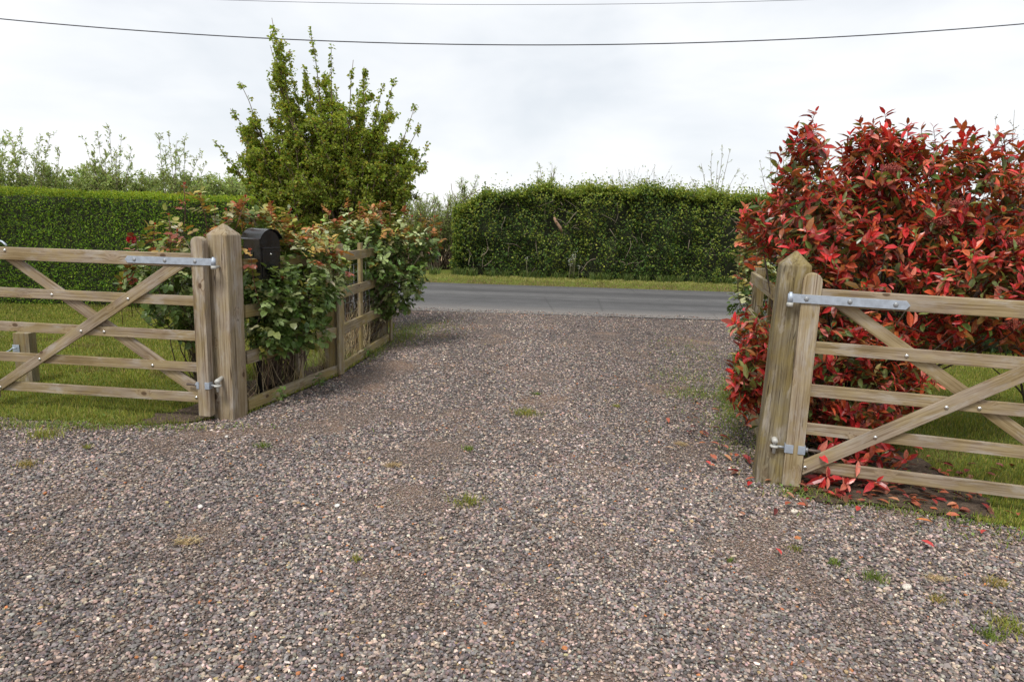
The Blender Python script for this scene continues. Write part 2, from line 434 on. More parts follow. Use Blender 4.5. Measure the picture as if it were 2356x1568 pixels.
def mat_ground(name, kind):
    m, t, b, o = newmat(name)
    tcn = N(t, 'ShaderNodeTexCoord'); v = tcn.outputs['Object']
    b.inputs['Roughness'].default_value = 0.9; b.inputs['Specular IOR Level'].default_value = 0.2
    if kind == 'gravel':
        vo = N(t, 'ShaderNodeTexVoronoi', i_Scale=75.0); t.links.new(v, vo.inputs['Vector'])
        sp = N(t, 'ShaderNodeSeparateColor'); t.links.new(vo.outputs['Color'], sp.inputs[0])
        c = ramp(t, sp.outputs[0], [(0.0, (0.045, 0.04, 0.04)), (0.35, (0.13, 0.115, 0.11)), (0.7, (0.22, 0.18, 0.165)), (0.93, (0.34, 0.27, 0.24)), (1.0, (0.5, 0.45, 0.4))])
        c = mix(t, ramp(t, vo.outputs['Distance'], [(0.25, 0.0), (0.65, 0.8)]), c, (0.085, 0.062, 0.048))
        d1 = noise(t, v, 1.3, 5, 0.6, 0.3)
        fine = noise(t, v, 160, 3, 0.7)
        dirt = mix(t, ramp(t, fine, [(0.35, 0.0), (0.65, 1.0)]), (0.17, 0.105, 0.07), (0.36, 0.245, 0.175))
        c = mix(t, ramp(t, d1, [(0.52, 0.0), (0.64, 0.8)]), c, dirt)
        t.links.new(c, b.inputs['Base Color'])
        bump(t, b, math_(t, 'SUBTRACT', math_(t, 'MULTIPLY', fine, 0.4), vo.outputs['Distance']), 0.8, 0.012)
    elif kind == 'road':
        n0 = noise(t, v, 260, 2, 0.7); n1_ = noise(t, v, 1.0, 4, 0.6, 0.2, (0.05, 1.05, 1.0)); n2_ = noise(t, v, 2.5, 4, 0.6)
        c = ramp(t, n1_, [(0.32, (0.070, 0.068, 0.068)), (0.5, (0.105, 0.102, 0.101)), (0.68, (0.14, 0.136, 0.133))])
        c = mix(t, 1.0, c, ramp(t, n0, [(0.3, 0.65), (0.7, 1.35)]), 'MULTIPLY')
        c = mix(t, 1.0, c, ramp(t, n2_, [(0.3, 0.88), (0.7, 1.1)]), 'MULTIPLY')
        sp = N(t, 'ShaderNodeSeparateXYZ'); t.links.new(v, sp.inputs[0])
        edge = math_(t, 'ADD', sp.outputs[1], math_(t, 'MULTIPLY', n2_, 0.5))
        c = mix(t, ramp(t, math_(t, 'MULTIPLY', edge, 0.05), [(0.622, 0.85), (0.660, 0.0)]), c, mix(t, ramp(t, n0, [(0.4, 0.0), (0.6, 1.0)]), (0.15, 0.135, 0.12), (0.27, 0.245, 0.225)))
        pv = N(t, 'ShaderNodeTexVoronoi', i_Scale=0.55, feature='DISTANCE_TO_EDGE'); t.links.new(v, pv.inputs['Vector'])
        c = mix(t, ramp(t, pv.outputs['Distance'], [(0.0, 0.35), (0.012, 0.0)]), c, (0.04, 0.038, 0.036))
        t.links.new(c, b.inputs['Base Color']); b.inputs['Roughness'].default_value = 0.78
        bump(t, b, n0, 0.4, 0.004)
    elif kind == 'lawn':
        n0 = noise(t, v, 40, 4, 0.7); n1_ = noise(t, v, 2.2, 4, 0.6)
        c = ramp(t, n0, [(0.3, (0.06, 0.08, 0.015)), (0.6, (0.15, 0.18, 0.03)), (0.8, (0.25, 0.24, 0.06))])
        c = mix(t, ramp(t, n1_, [(0.58, 0.0), (0.72, 0.5)]), c, (0.15, 0.11, 0.045))
        t.links.new(c, b.inputs['Base Color']); bump(t, b, n0, 0.8, 0.02)
    elif kind == 'soil':
        n0 = noise(t, v, 30, 6, 0.75); n1_ = noise(t, v, 180, 2, 0.7)
        c = ramp(t, n0, [(0.3, (0.05, 0.036, 0.026)), (0.52, (0.12, 0.085, 0.06)), (0.72, (0.22, 0.16, 0.115))])
        c = mix(t, ramp(t, n1_, [(0.6, 0.0), (0.68, 0.6)]), c, (0.25, 0.20, 0.15))
        t.links.new(c, b.inputs['Base Color']); bump(t, b, n0, 1.0, 0.03)
    elif kind == 'field':
        n0 = noise(t, v, 0.6, 6, 0.7); n1_ = noise(t, v, 8, 3, 0.7)
        c = ramp(t, n0, [(0.35, (0.30, 0.20, 0.10)), (0.65, (0.44, 0.31, 0.17))])
        c = mix(t, 1.0, c, ramp(t, n1_, [(0.3, 0.8), (0.7, 1.15)]), 'MULTIPLY')
        t.links.new(c, b.inputs['Base Color'])
    return m
MG = {k: mat_ground(k + ' surface', k) for k in ('gravel', 'road', 'lawn', 'soil', 'field')}
big = grid('ground', -400, 400, -60, 900, 40, 48, lambda X, Y: -0.12 + 0 * X + np.where(Y > 60, 0.0, 0), None, MG['field'])
drive = grid('gravel_driveway', -9, 9, -3, 12.15, 180, 152, gz, None, MG['gravel'])
road = grid('road', -60, 60, 11.9, 17.25, 240, 20, lambda X, Y: 0.02 * np.sin((Y - 11.9) / 5.35 * np.pi) - 0.005 + 0 * X, None, MG['road'])
verge = grid('grass_verge', -60, 60, 17.15, 24.0, 480, 40, lambda X, Y: -0.05 + 0.13 * np.clip((Y - 17.2) / 0.5, 0, 1) + 0.02 * vn(np.stack([X, Y, 0 * X], -1), 1.2, 2), None, MG['lawn'])
lawnl = grid('lawn', -14, -1.5, 4.8, 11.7, 310, 170, lambda X, Y: gz(X, Y) + 0.014 + 0.05 * np.clip((Y - 6) / 5, 0, 1), lambda x, y: in_left(x, y), MG['lawn'])
lawnr = grid('lawn', 1.6, 12, 2.2, 11.8, 260, 240, lambda X, Y: gz(X, Y) + 0.014, lambda x, y: in_right(x, y), MG['lawn'])
def in_soil(x, y):
    w = wob(x, y, 2)
    d1 = ((x - 2.25) / 0.72) ** 2 + ((y - 4.45) / 0.92) ** 2
    a = in_right(x, y, -0.03) & (d1 + 6 * w < 1)
    b = in_left(x, y) & (x > xfl(np.clip(y, 5, 12.2)) - 0.62 + 3 * w) & (y < 9.6)
    return a | b
soil = grid('soil', -3.2, 3.2, 3.6, 10.0, 320, 320, lambda X, Y: gz(X, Y) + 0.021 + 0.01 * vn(np.stack([X, Y, 0 * X], -1), 6, 4), in_soil, MG['soil'])

# ------------------------------------------------------------------ gravel stones
phi = (1 + 5 ** 0.5) / 2
ICO = nrm(np.array([(-1, phi, 0), (1, phi, 0), (-1, -phi, 0), (1, -phi, 0), (0, -1, phi), (0, 1, phi), (0, -1, -phi), (0, 1, -phi), (phi, 0, -1), (phi, 0, 1), (-phi, 0, -1), (-phi, 0, 1)], float))
ICF = [(0, 11, 5), (0, 5, 1), (0, 1, 7), (0, 7, 10), (0, 10, 11), (1, 5, 9), (5, 11, 4), (11, 10, 2), (10, 7, 6), (7, 1, 8), (3, 9, 4), (3, 4, 2), (3, 2, 6), (3, 6, 8), (3, 8, 9), (4, 9, 5), (2, 4, 11), (6, 2, 10), (8, 6, 7), (9, 8, 1)]
OCV = np.array([(1, 0, 0), (-1, 0, 0), (0, 1, 0), (0, -1, 0), (0, 0, 1), (0, 0, -1)], float)
OCF = [(0, 2, 4), (2, 1, 4), (1, 3, 4), (3, 0, 4), (2, 0, 5), (1, 2, 5), (3, 1, 5), (0, 3, 5)]
def stones(X, Y, Z, S, C, flat=(0.38, 0.75), simple=False):
    n = len(X)
    BV, BF = (OCV, OCF) if simple else (ICO, ICF); nv = len(BV)
    V = BV[None] * (1 + rng.normal(0, 0.13, (n, nv, 1))) + rng.normal(0, 0.10 if not simple else 0.2, (n, nv, 3))
    sx = S[:, None] * rng.uniform(0.8, 1.3, (n, 1)); sy = S[:, None] * rng.uniform(0.6, 0.95, (n, 1)); sz = S[:, None] * rng.uniform(*flat, (n, 1))
    V = V * np.stack([sx, sy, sz], -1) * 0.5
    ax, az = rng.normal(0, 0.25, n), rng.uniform(0, 6.28, n)
    c, s = np.cos(ax)[:, None], np.sin(ax)[:, None]
    V = np.stack([V[..., 0], c * V[..., 1] - s * V[..., 2], s * V[..., 1] + c * V[..., 2]], -1)
    c, s = np.cos(az)[:, None], np.sin(az)[:, None]
    V = np.stack([c * V[..., 0] - s * V[..., 1], s * V[..., 0] + c * V[..., 1], V[..., 2]], -1)
    V = V + np.stack([X, Y, Z], -1)[:, None, :]
    lo, st = multi(BF, nv, n)
    return V.reshape(-1, 3), lo, st, np.repeat(C, nv, 0)
GCOL = [(0.055, 0.050, 0.052), (0.10, 0.093, 0.095), (0.16, 0.150, 0.152), (0.15, 0.118, 0.108), (0.235, 0.22, 0.215), (0.335, 0.272, 0.238), (0.44, 0.36, 0.31), (0.58, 0.52, 0.47), (0.36, 0.15, 0.06), (0.36, 0.29, 0.16)]
GW = [0.7, 2.2, 3.0, 2.3, 2.6, 2.0, 0.8, 0.28, 0.06, 0.12]
def dirt(x, y):   # 0..1 worn, earthy patches of the drive
    p = np.stack([x, y, 0 * x], -1)
    d = vn(p, 0.9, 5) * 0.5 + vn(p, 2.3, 6) * 0.42 + vn(p, 6.5, 7) * 0.30
    return np.clip((d - 0.16) * 1.9, 0, .8)
sets = []
for (y0, y1, dens, s0, s1) in ((1.5, 2.9, 10500, 0.008, 0.0205), (2.9, 4.3, 8200, 0.0085, 0.022), (4.3, 6.5, 5200, 0.010, 0.024), (6.5, 9.0, 2700, 0.013, 0.027), (9.0, 12.25, 1500, 0.014, 0.028)):
    xm = 0.80 * y1 + 0.8
    n = int(dens * (y1 - y0) * 2 * xm)
    x = rng.uniform(-xm, xm, n); y = rng.uniform(y0, y1, n)
    k = ~in_left(x, y, 0.03) & ~in_right(x, y, 0.03) & (np.abs(x) < 0.80 * y + 0.7)
    k &= ~((y > 5.3) & (x < xfl(np.clip(y, 5, 12.2)))) & ~((y > 5) & (x > xfr(np.clip(y, 5, 12.2)) + 0.1))
    dd = dirt(x, y); k &= rng.random(n) > dd * 0.66
    k &= ~((y > 11.5) & (rng.random(n) < (y - 11.5) / 0.75 + .25 * vn(np.stack([x, y, 0 * x], -1), 2.5, 9)))
    x, y, dd = x[k], y[k], dd[k]; n = len(x)
    s = rng.uniform(s0, s1, n) * (1 - 0.35 * dd) * np.where(rng.random(n) < 0.05, 1.5, 1)
    c = palette(n, GCOL, GW, 0.16)
    tone = 1.0 + 0.16 * vn(np.stack([x, y, 0 * x], -1), 0.7, 4) + 0.14 * (np.exp(-((np.abs(x + 0.05 * y) - 0.75) / 0.33) ** 2)) - 0.05
    edge_dark = 1.0
    c = c * tone[:, None] * np.array([1.14, 1.05, 0.975])
    c = c * (1 - 0.35 * dd[:, None]) + np.array([0.30, 0.205, 0.15]) * 0.35 * dd[:, None]
    z = np.where(y > 11.9, 0.004, gz(x, y)) + s * 0.12 + rng.uniform(0, 0.007, n) * (1 - 0.6 * dd)
    sets.append(stones(x, y, z, s, c, simple=y0 > 4))
for (y0, y1, dens) in ((1.5, 4.0, 16000), (4.0, 6.5, 9000), (6.5, 9.5, 4500)):
    xm = 0.80 * y1 + .6; n = int(dens * (y1 - y0) * 2 * xm); x = rng.uniform(-xm, xm, n); y = rng.uniform(y0, y1, n)
    k = (rng.random(n) < dirt(x, y) * .9 + .05) & ~in_left(x, y, .03) & ~in_right(x, y, .03) & (np.abs(x) < .8 * y + .6) & ~((y > 5.3) & (x < xfl(np.clip(y, 5, 12.2)))) & ~((y > 5) & (x > xfr(np.clip(y, 5, 12.2)) + .1))
    x, y = x[k], y[k]; n = len(x); s = rng.uniform(.004, .010, n) * (1.3 if y0 > 6 else 1)
    sets.append(stones(x, y, gz(x, y) + .003 + rng.uniform(0, .004, n), s, palette(n, [(0.25, 0.165, 0.115), (0.34, 0.25, 0.19), (0.19, 0.135, 0.105), (0.30, 0.27, 0.25), (0.42, 0.34, 0.28)], [3, 2, 1.5, 1, .6], .15), simple=True))
g = link('gravel', leafmesh('gravel', sets), M_STONE)
tag(g, kind='stuff', label='grey and pinkish loose gravel covering the driveway')

# ------------------------------------------------------------------ gates
def gate(root_loc, P0, th, sgn, dz, label, wood, railwood, braces, bolts, strap_dz, latch):
    """sgn=+1 gate runs to +X from its hinge, -1 to -X. Local: s along gate from hinge, d depth away from viewer, z up"""
    ax = Vector((math.cos(th), math.sin(th), 0)) * sgn
    dn = Vector((-math.sin(th), math.cos(th), 0))
    P0 = Vector(P0)
    def w(s, d, z): return P0 + ax * s + dn * d + Vector((0, 0, z))
    root = empty('field_gate', w(0.1, 0.03, 0), label, 'gate', 'pair of open five bar gates')
    up = Vector((0, 0, 1))
    def prism(name, poly, d0, d1, along, mat, bevel=0.003, part=None):
        # poly in (s,z); along = unit (s,z) grain direction
        a = Vector(along).normalized(); o = Vector(poly[0])
        loc = [((Vector(p) - o).dot(a), (Vector(p) - o).dot(Vector((-a.y, a.x)))) for p in poly]
        X = ax * a.x + up * a.y; Y = ax * (-a.y) + up * a.x; Z = X.cross(Y)
        s = 1 if Z.dot(dn) > 0 else -1
        z0, z1 = sorted((0, s * (d1 - d0)))
        M = Matrix((X, Y, Z)).transposed().to_4x4(); M.translation = w(o.x, d0, o.y)
        me = bmdone(prism_bm(loc, z0, z1, bevel), name)
        return sub(name, me, mat, part, M) if part is not None else link(name, me, mat, root, M)
    # hanging stile with rounded head
    s0, s1, zt = (0.0, 0.098, 1.372 + dz) if sgn < 0 else (0.032, 0.142, 1.335 + dz)
    if sgn < 0: s0, s1 = 0.0, 0.096
    c, r = (s0 + s1) / 2, (s1 - s0) / 2
    arc = [(c + r * math.cos(a), zt - r * 0.25 + r * 1.0 * math.sin(a)) for a in np.linspace(0, math.pi, 9)]
    poly = [(s0, 0.02 + dz), (s1, 0.02 + dz)] + arc
    st = prism('stile', poly, 0.0, 0.078, (0, 1), wood, 0.007)
    tag(st, label='rounded hanging stile beside the gate post')
    rs = s1 + 0.0005
    E_ = 1.84
    prism('top_rail', [(rs, 1.178 + dz), (E_, 1.178 + dz), (E_, 1.272 + dz), (0.62, 1.276 + dz), (rs, 1.280 + dz)], 0.004, 0.072, (1, 0), railwood, 0.006)
    for (a, b) in ((0.882, 0.957), (0.611, 0.687), (0.366, 0.439), (0.124, 0.200)):
        prism('rail', [(rs, a + dz), (E_, a + dz), (E_, b + dz), (rs, b + dz)], 0.027, 0.050, (1, 0), railwood, 0.003)
    prism('stile', [(E_ + .0005, 0.05 + dz), (E_ + 0.09, 0.05 + dz), (E_ + 0.09, 1.33 + dz), (E_, 1.33 + dz)], 0.0, 0.075, (0, 1), wood, 0.006)
    for poly, d0, d1, al in braces:
        prism('brace', poly, d0, d1, al, railwood, 0.003)
    def dome(name, s, z, d, r, mat):
        bm = bmesh.new(); bmesh.ops.create_uvsphere(bm, u_segments=12, v_segments=8, radius=r)
        for v in bm.verts: v.co.y = v.co.y * 0.55
        M = Matrix.Translation(w(s, d, z)) @ Matrix.Rotation(th, 4, 'Z')
        return link(name, bmdone(bm, name, True), mat, root, M)
    for s, z, d in bolts: dome('bolt', s, z, d, 0.0125, M_CHROME)
    # hinge strap
    za, zb = 1.198 + dz + strap_dz, 1.250 + dz + strap_dz
    sl = -0.004
    sa = -0.030 if sgn > 0 else -0.082
    poly = [(sa, za), (0.60, za + sl), (0.622, (za + zb) / 2 + sl), (0.60, zb + sl), (sa, zb)]
    stp = prism('hinge_strap', poly, -0.010, -0.002, (1, 0), M_GALV, 0.0012)
    for s in (0.06, 0.30, 0.545):
        bm = bmesh.new(); bmesh.ops.create_uvsphere(bm, u_segments=12, v_segments=8, radius=0.0145)
        for v in bm.verts: v.co.y *= 0.5
        sub('bolt', bmdone(bm, 'bolt', True), M_GALVD, stp, Matrix.Translation(w(s, -0.011, (za + zb) / 2 + sl * s / 0.6)) @ Matrix.Rotation(th, 4, 'Z'))
    def cyl(name, p0, p1, r, mat, part=None, sides=14, rr=None):
        pts = [Vector(p0).lerp(Vector(p1), t) for t in (0, 0.5, 1)]
        return pipe(name, [tuple(p) for p in pts], r, mat, root if part is None else None, sides, part)
    cyl('hinge_knuckle', w(sa, -0.002, za - 0.001), w(sa, -0.002, zb + 0.001), 0.0165, M_GALV, stp)
    # lower adjustable eye bolt and its clamp plates
    ze = 0.268 + dz
    if sgn > 0: pl = [(s0 - 0.006, s0 + 0.045), (s1 - 0.038, s1 + 0.004)]
    else: pl = [(s0 - 0.004, s0 + 0.032), (s1 - 0.016, s1 + 0.004)]
    for a, b in pl:
        prism('clamp_plate', [(a, ze - 0.027), (b, ze - 0.027), (b, ze + 0.027), (a, ze + 0.027)], -0.006, -0.0005, (1, 0), M_GALV, 0.001)
    for e, t_ in ((s0, -1), (s1, 1)):
        prism('clamp_plate', [(e + t_ * 0.001, ze - 0.0265), (e + t_ * 0.006, ze - 0.0265), (e + t_ * 0.006, ze + 0.0265), (e + t_ * 0.001, ze + 0.0265)], 0.0, 0.05, (0, 1), M_GALV, 0.001)
    cyl('threaded_rod', w(s1 + 0.001, 0.02, ze), w(s1 + 0.095, 0.02, ze), 0.0095, M_RUST)
    cyl('rod_nut', w(s1 + 0.007, 0.02, ze), w(s1 + 0.022, 0.02, ze), 0.0165, M_GALVD, sides=6)
    xe = -0.034 if sgn > 0 else -0.06
    cyl('eye_bolt', w(xe + 0.01, 0.02, ze), w(s0 - 0.001, 0.02, ze), 0.0095, M_GALVD)
    a = np.linspace(0, 2 * math.pi, 17)
    pipe('eye_ring', [tuple(w(xe + 0.021 * math.cos(q) * 0.9, 0.02 + 0.021 * math.sin(q), ze)) for q in a], 0.0095, M_CAST, root, 8)
    if latch:
        pipe('latch_loop', [tuple(w(1.625 + 0.0 + 0.10 * t, 0.03, 1.283 + dz + 0.035 * math.sin(math.pi * min(1, t * 1.3) * 0.75))) for t in np.linspace(0, 1, 9)], 0.008, M_GALV, root, 8)
    return w, sa, za, xe, ze
UPV = (0, 0, 1)
lg = gate(None, (-2.33, 5.12, 0), R_(-6), -1, 0.0, 'weathered five bar wooden gate on the left, lawn and clipped hedge behind it', M_GATE, M_RAIL,
     [([(0.15, 1.1775), (0.318, 1.1775), (1.838, 0.172), (1.838, 0.088)], 0.004, 0.0265, (1.5, -0.98)),
      ([(1.675, 1.1775), (1.54, 1.1775), (0.098, 0.252), (0.098, 0.135)], 0.0505, 0.071, (-1.5, -0.98))],
     [(1.277, 0.918, 0.025), (0.625, 0.916, 0.002), (1.036, 0.645, 0.002), (0.860, 0.646, 0.025), (1.408, 0.404, 0.002), (0.473, 0.400, 0.025), (0.123, 0.162, 0.025), (1.774, 0.154, 0.002), (1.62, 1.25, 0.002)],
     0.0, True)
rg = gate(None, (1.72, 4.15, 0), R_(-17), +1, -0.030, 'weathered five bar wooden gate on the right, in front of the red shrub', M_GATE, M_RAIL,
     [([(0.145, 0.075), (0.145, 0.172), (1.63, 1.1465), (1.80, 1.1465)], 0.004, 0.0265, (1.5, 0.965)),
      ([(0.224, 1.1465), (0.356, 1.1465), (1.838, 0.152), (1.838, 0.095), (1.78, 0.095)], 0.0505, 0.071, (1.5, -1.01))],
     [(0.645, 0.883, 0.025), (0.882, 0.599, 0.002), (1.056, 0.608, 0.025), (0.530, 0.372, 0.002), (0.157, 0.128, 0.002)],
     -0.005, False)

# ------------------------------------------------------------------ gate posts
def gate_post(loc, size, rot, hsh, hap, lean, label, mat, info, hd):
    w, sa, za, xe, ze = info
    root = empty('gate_post', loc, label, 'gate post', 'two square gate posts')
    bm = bmesh.new(); h = size / 2; n = 6; rings = []
    for i in range(n + 1):
        x = -0.05 + (hsh + 0.05) * i / n
        k = 1 + 0.012 * math.sin(i * 1.7)
        rings.append([bm.verts.new((x, a * h * k, b * h * k)) for a, b in ((-1, -1), (1, -1), (1, 1), (-1, 1))])
    ap = bm.verts.new((hap, 0, 0))
    bm.faces.new(rings[0][::-1])
    for i in range(n):
        for j in range(4): bm.faces.new((rings[i][j], rings[i][(j + 1) % 4], rings[i + 1][(j + 1) % 4], rings[i + 1][j]))
    for j in range(4): bm.faces.new((rings[-1][j], rings[-1][(j + 1) % 4], ap))
    bmesh.ops.recalc_face_normals(bm, faces=bm.faces)
    ed = [e for e in bm.edges if len(e.link_faces) == 2 and e.calc_face_angle(0) > 0.6]
    bmesh.ops.bevel(bm, geom=ed, offset=0.009, segments=3, affect='EDGES', profile=0.55)
    X = Vector((lean, 0, 1)).normalized(); Y = Vector((math.cos(rot), math.sin(rot), 0))
    Fm = frame(X, Y)
    link('post_shaft', bmdone(bm, 'post_shaft'), mat, root, Matrix.Translation(loc) @ Fm)
    # upper hook (cup under the knuckle) and lower hook with pin
    dirp = (Vector(loc) - w(sa, 0, 0)); dirp.z = 0; dirp.normalize()
    p = w(sa, -0.002, za - 0.014)
    pipe('hinge_hook', [tuple(p + Vector((0, 0, q))) for q in (-0.013, 0.0, 0.012)], [0.019, 0.020, 0.019], M_CAST, root, 14)
    pipe('hinge_hook', [tuple(p), tuple(p + dirp * 0.03), tuple(p + dirp * 0.09)], 0.011, M_CAST, root, 10)
    pipe('hinge_pin', [tuple(p + Vector((0, 0, q))) for q in (0.0, 0.04, 0.076)], 0.010, M_GALV, root, 10)
    p = w(xe, 0.02, ze)
    pipe('hinge_pin', [tuple(p + Vector((0, 0, q))) for q in (-0.048, 0.0, 0.045)], 0.0105, M_CAST, root, 12)
    pts = [tuple(p + Vector((0, 0, 0.036)) + dirp * q + Vector((0, 0, 0.012 * (q / 0.09)))) for q in (-0.02, 0.0, 0.05, hd)]
    pipe('hinge_hook', pts, [0.016, 0.020, 0.016, 0.013], M_CAST, root, 12)
    return root
gate_post((-2.245, 5.305, 0), 0.182, R_(-15.6), 1.425, 1.515, 0.0, 'pale grey square post with a pointed top, left of the drive', M_POST, lg, 0.10)
gate_post((1.716, 4.285, 0), 0.176, R_(-13), 1.385, 1.478, 0.024, 'greenish square post with a pointed top, right of the drive', M_GREEN, rg, 0.10)

# ------------------------------------------------------------------ fences
def fence(pts, label, mat, rails, posts, thin, side, mesh_from=None, cover=True, postmat=None):
    """pts: bends of the rail line (drive side face). side: unit sign of outward (behind) x offset"""
    postmat = postmat or mat
    root = empty('post_and_rail_fence', (pts[0][0], pts[0][1], 0), label, 'fence', 'rail fences flanking the driveway')
    def dirat(i):
        d = Vector((pts[i + 1][0] - pts[i][0], pts[i + 1][1] - pts[i][1], 0)).normalized(); return d
    for i in range(len(pts) - 1):
        d = dirat(i); nrmv = Vector((side * d.y, -side * d.x, 0))
        if nrmv.x * side < 0: nrmv = -nrmv
        a = Vector((*pts[i], 0)); b = Vector((*pts[i + 1], 0))
        for (z0, z1) in rails:
            off = nrmv * 0.019
            board('rail', a + off + Vector((0, 0, (z0 + z1) / 2)) + d * 0.003, b + off + Vector((0, 0, (z0 + z1) / 2)) - d * 0.003, UPV, z1 - z0, 0.036, mat, root, 0.003, 0.0012, i * 7 + int(z0 * 100))
        if mesh_from is not None and i >= mesh_from:
            L = (b - a).length; off = nrmv * 0.042; P = []
            zs = (0.08, 1.08)
            for q in np.arange(0.02, L, 0.15): P.append([a + off + d * q + Vector((0, 0, zs[0] + (zs[1] - zs[0]) * t)) for t in (0, .5, 1)])
            for z in np.arange(zs[0], zs[1] + .01, 0.1): P.append([a + off + d * (L * t) + Vector((0, 0, z + 0.006 * math.sin(z * 40)))for t in (0, .5, 1)])
            P = np.array([[tuple(v) for v in p] for p in P])
            link('wire_netting', tube_mesh('wire_netting', P, np.full(P.shape[:2], 0.0014), 4), M_WIRE, root)
    for (x, y, h, wd, idx) in posts:
        d = dirat(idx); nv = Vector((-d.y, d.x, 0)); nv = nv if nv.x * side > 0 else -nv
        c = Vector((x, y, 0)) + nv * (0.0385 + wd / 2)
        board('post', c + Vector((0, 0, -0.05)), c + Vector((0, 0, h)), d, wd, wd, postmat, root, 0.005)
        if cover:
            c2 = Vector((x, y, 0)) - nv * 0.012
            board('batten', c2 + Vector((0, 0, 0.0)), c2 + Vector((0, 0, h)), d, wd, 0.022, postmat, root, 0.003)
    for (x, y, h, wd, idx) in thin:
        d = dirat(idx); nv = Vector((-d.y, d.x, 0)); nv = nv if nv.x * side > 0 else -nv
        c = Vector((x, y, 0)) + nv * (0.0385 + 0.018)
        board('upright', c + Vector((0, 0, -0.03)), c + Vector((0, 0, h)), d, wd, 0.036, postmat, root, 0.003)
    return root
fence([(-2.135, 5.40), (-1.745, 6.80), (-1.60, 8.82)], 'wooden rail fence left of the drive, threaded with rose stems and netting', M_FENCE,
      [(1.135, 1.230), (0.765, 0.865), (0.385, 0.490), (0.0, 0.095)],
      [(-1.745, 6.80, 1.32, 0.10, 0), (-1.60, 8.82, 1.20, 0.10, 1)], [(-1.925, 6.22, 1.16, 0.085, 0), (-1.675, 7.68, 1.30, 0.085, 1)], -1, mesh_from=1)
fence([(1.745, 4.36), (2.285, 6.62)], 'short wooden rail fence right of the drive, red leaves poking through it', M_FENCE,
      [(1.085, 1.185), (0.735, 0.835), (0.365, 0.465), (-0.02, 0.10)],
      [(2.30, 6.68, 1.22, 0.10, 0)], [(2.02, 5.5, 1.1, 0.08, 0)], 1, cover=False, postmat=M_GREEN)
# short stop posts on the left lawn
def stop_post(x, y, h, wd, label, hook):
    r = empty('stop_post', (x, y, 0), label, 'post')
    board('post_shaft', (x, y, -0.03), (x, y, h), (1, 0, 0), wd, 0.10, M_STOP, r, 0.006)
    if hook:
        p = Vector((x - 0.045, y - 0.055, 0.33))
        bm = prism_bm([(-0.03, -0.035), (0.03, -0.035), (0.03, 0.035), (-0.03, 0.035)], 0, 0.005, 0.001)
        link('hook_plate', bmdone(bm, 'hook_plate'), M_GALV, r, Matrix.Translation(p) @ Matrix.Rotation(math.pi / 2, 4, 'X'))
        q = p + Vector((0, -0.02, 0))
        pipe('hook_rod', [tuple(q + Vector(v)) for v in ((0.02, 0.0, 0.005), (-0.01, -0.01, 0.01), (-0.03, -0.01, -0.01), (-0.16, -0.02, -0.08), (-0.36, -0.02, -0.16))], 0.007, M_GALV, r, 8)
stop_post(-4.40, 6.05, 0.47, 0.145, 'short wooden stop post with a metal hook plate, behind the left gate', True)
stop_post(-4.79, 6.0, 0.50, 0.145, 'short plain wooden stop post at the left edge, behind the left gate', False)

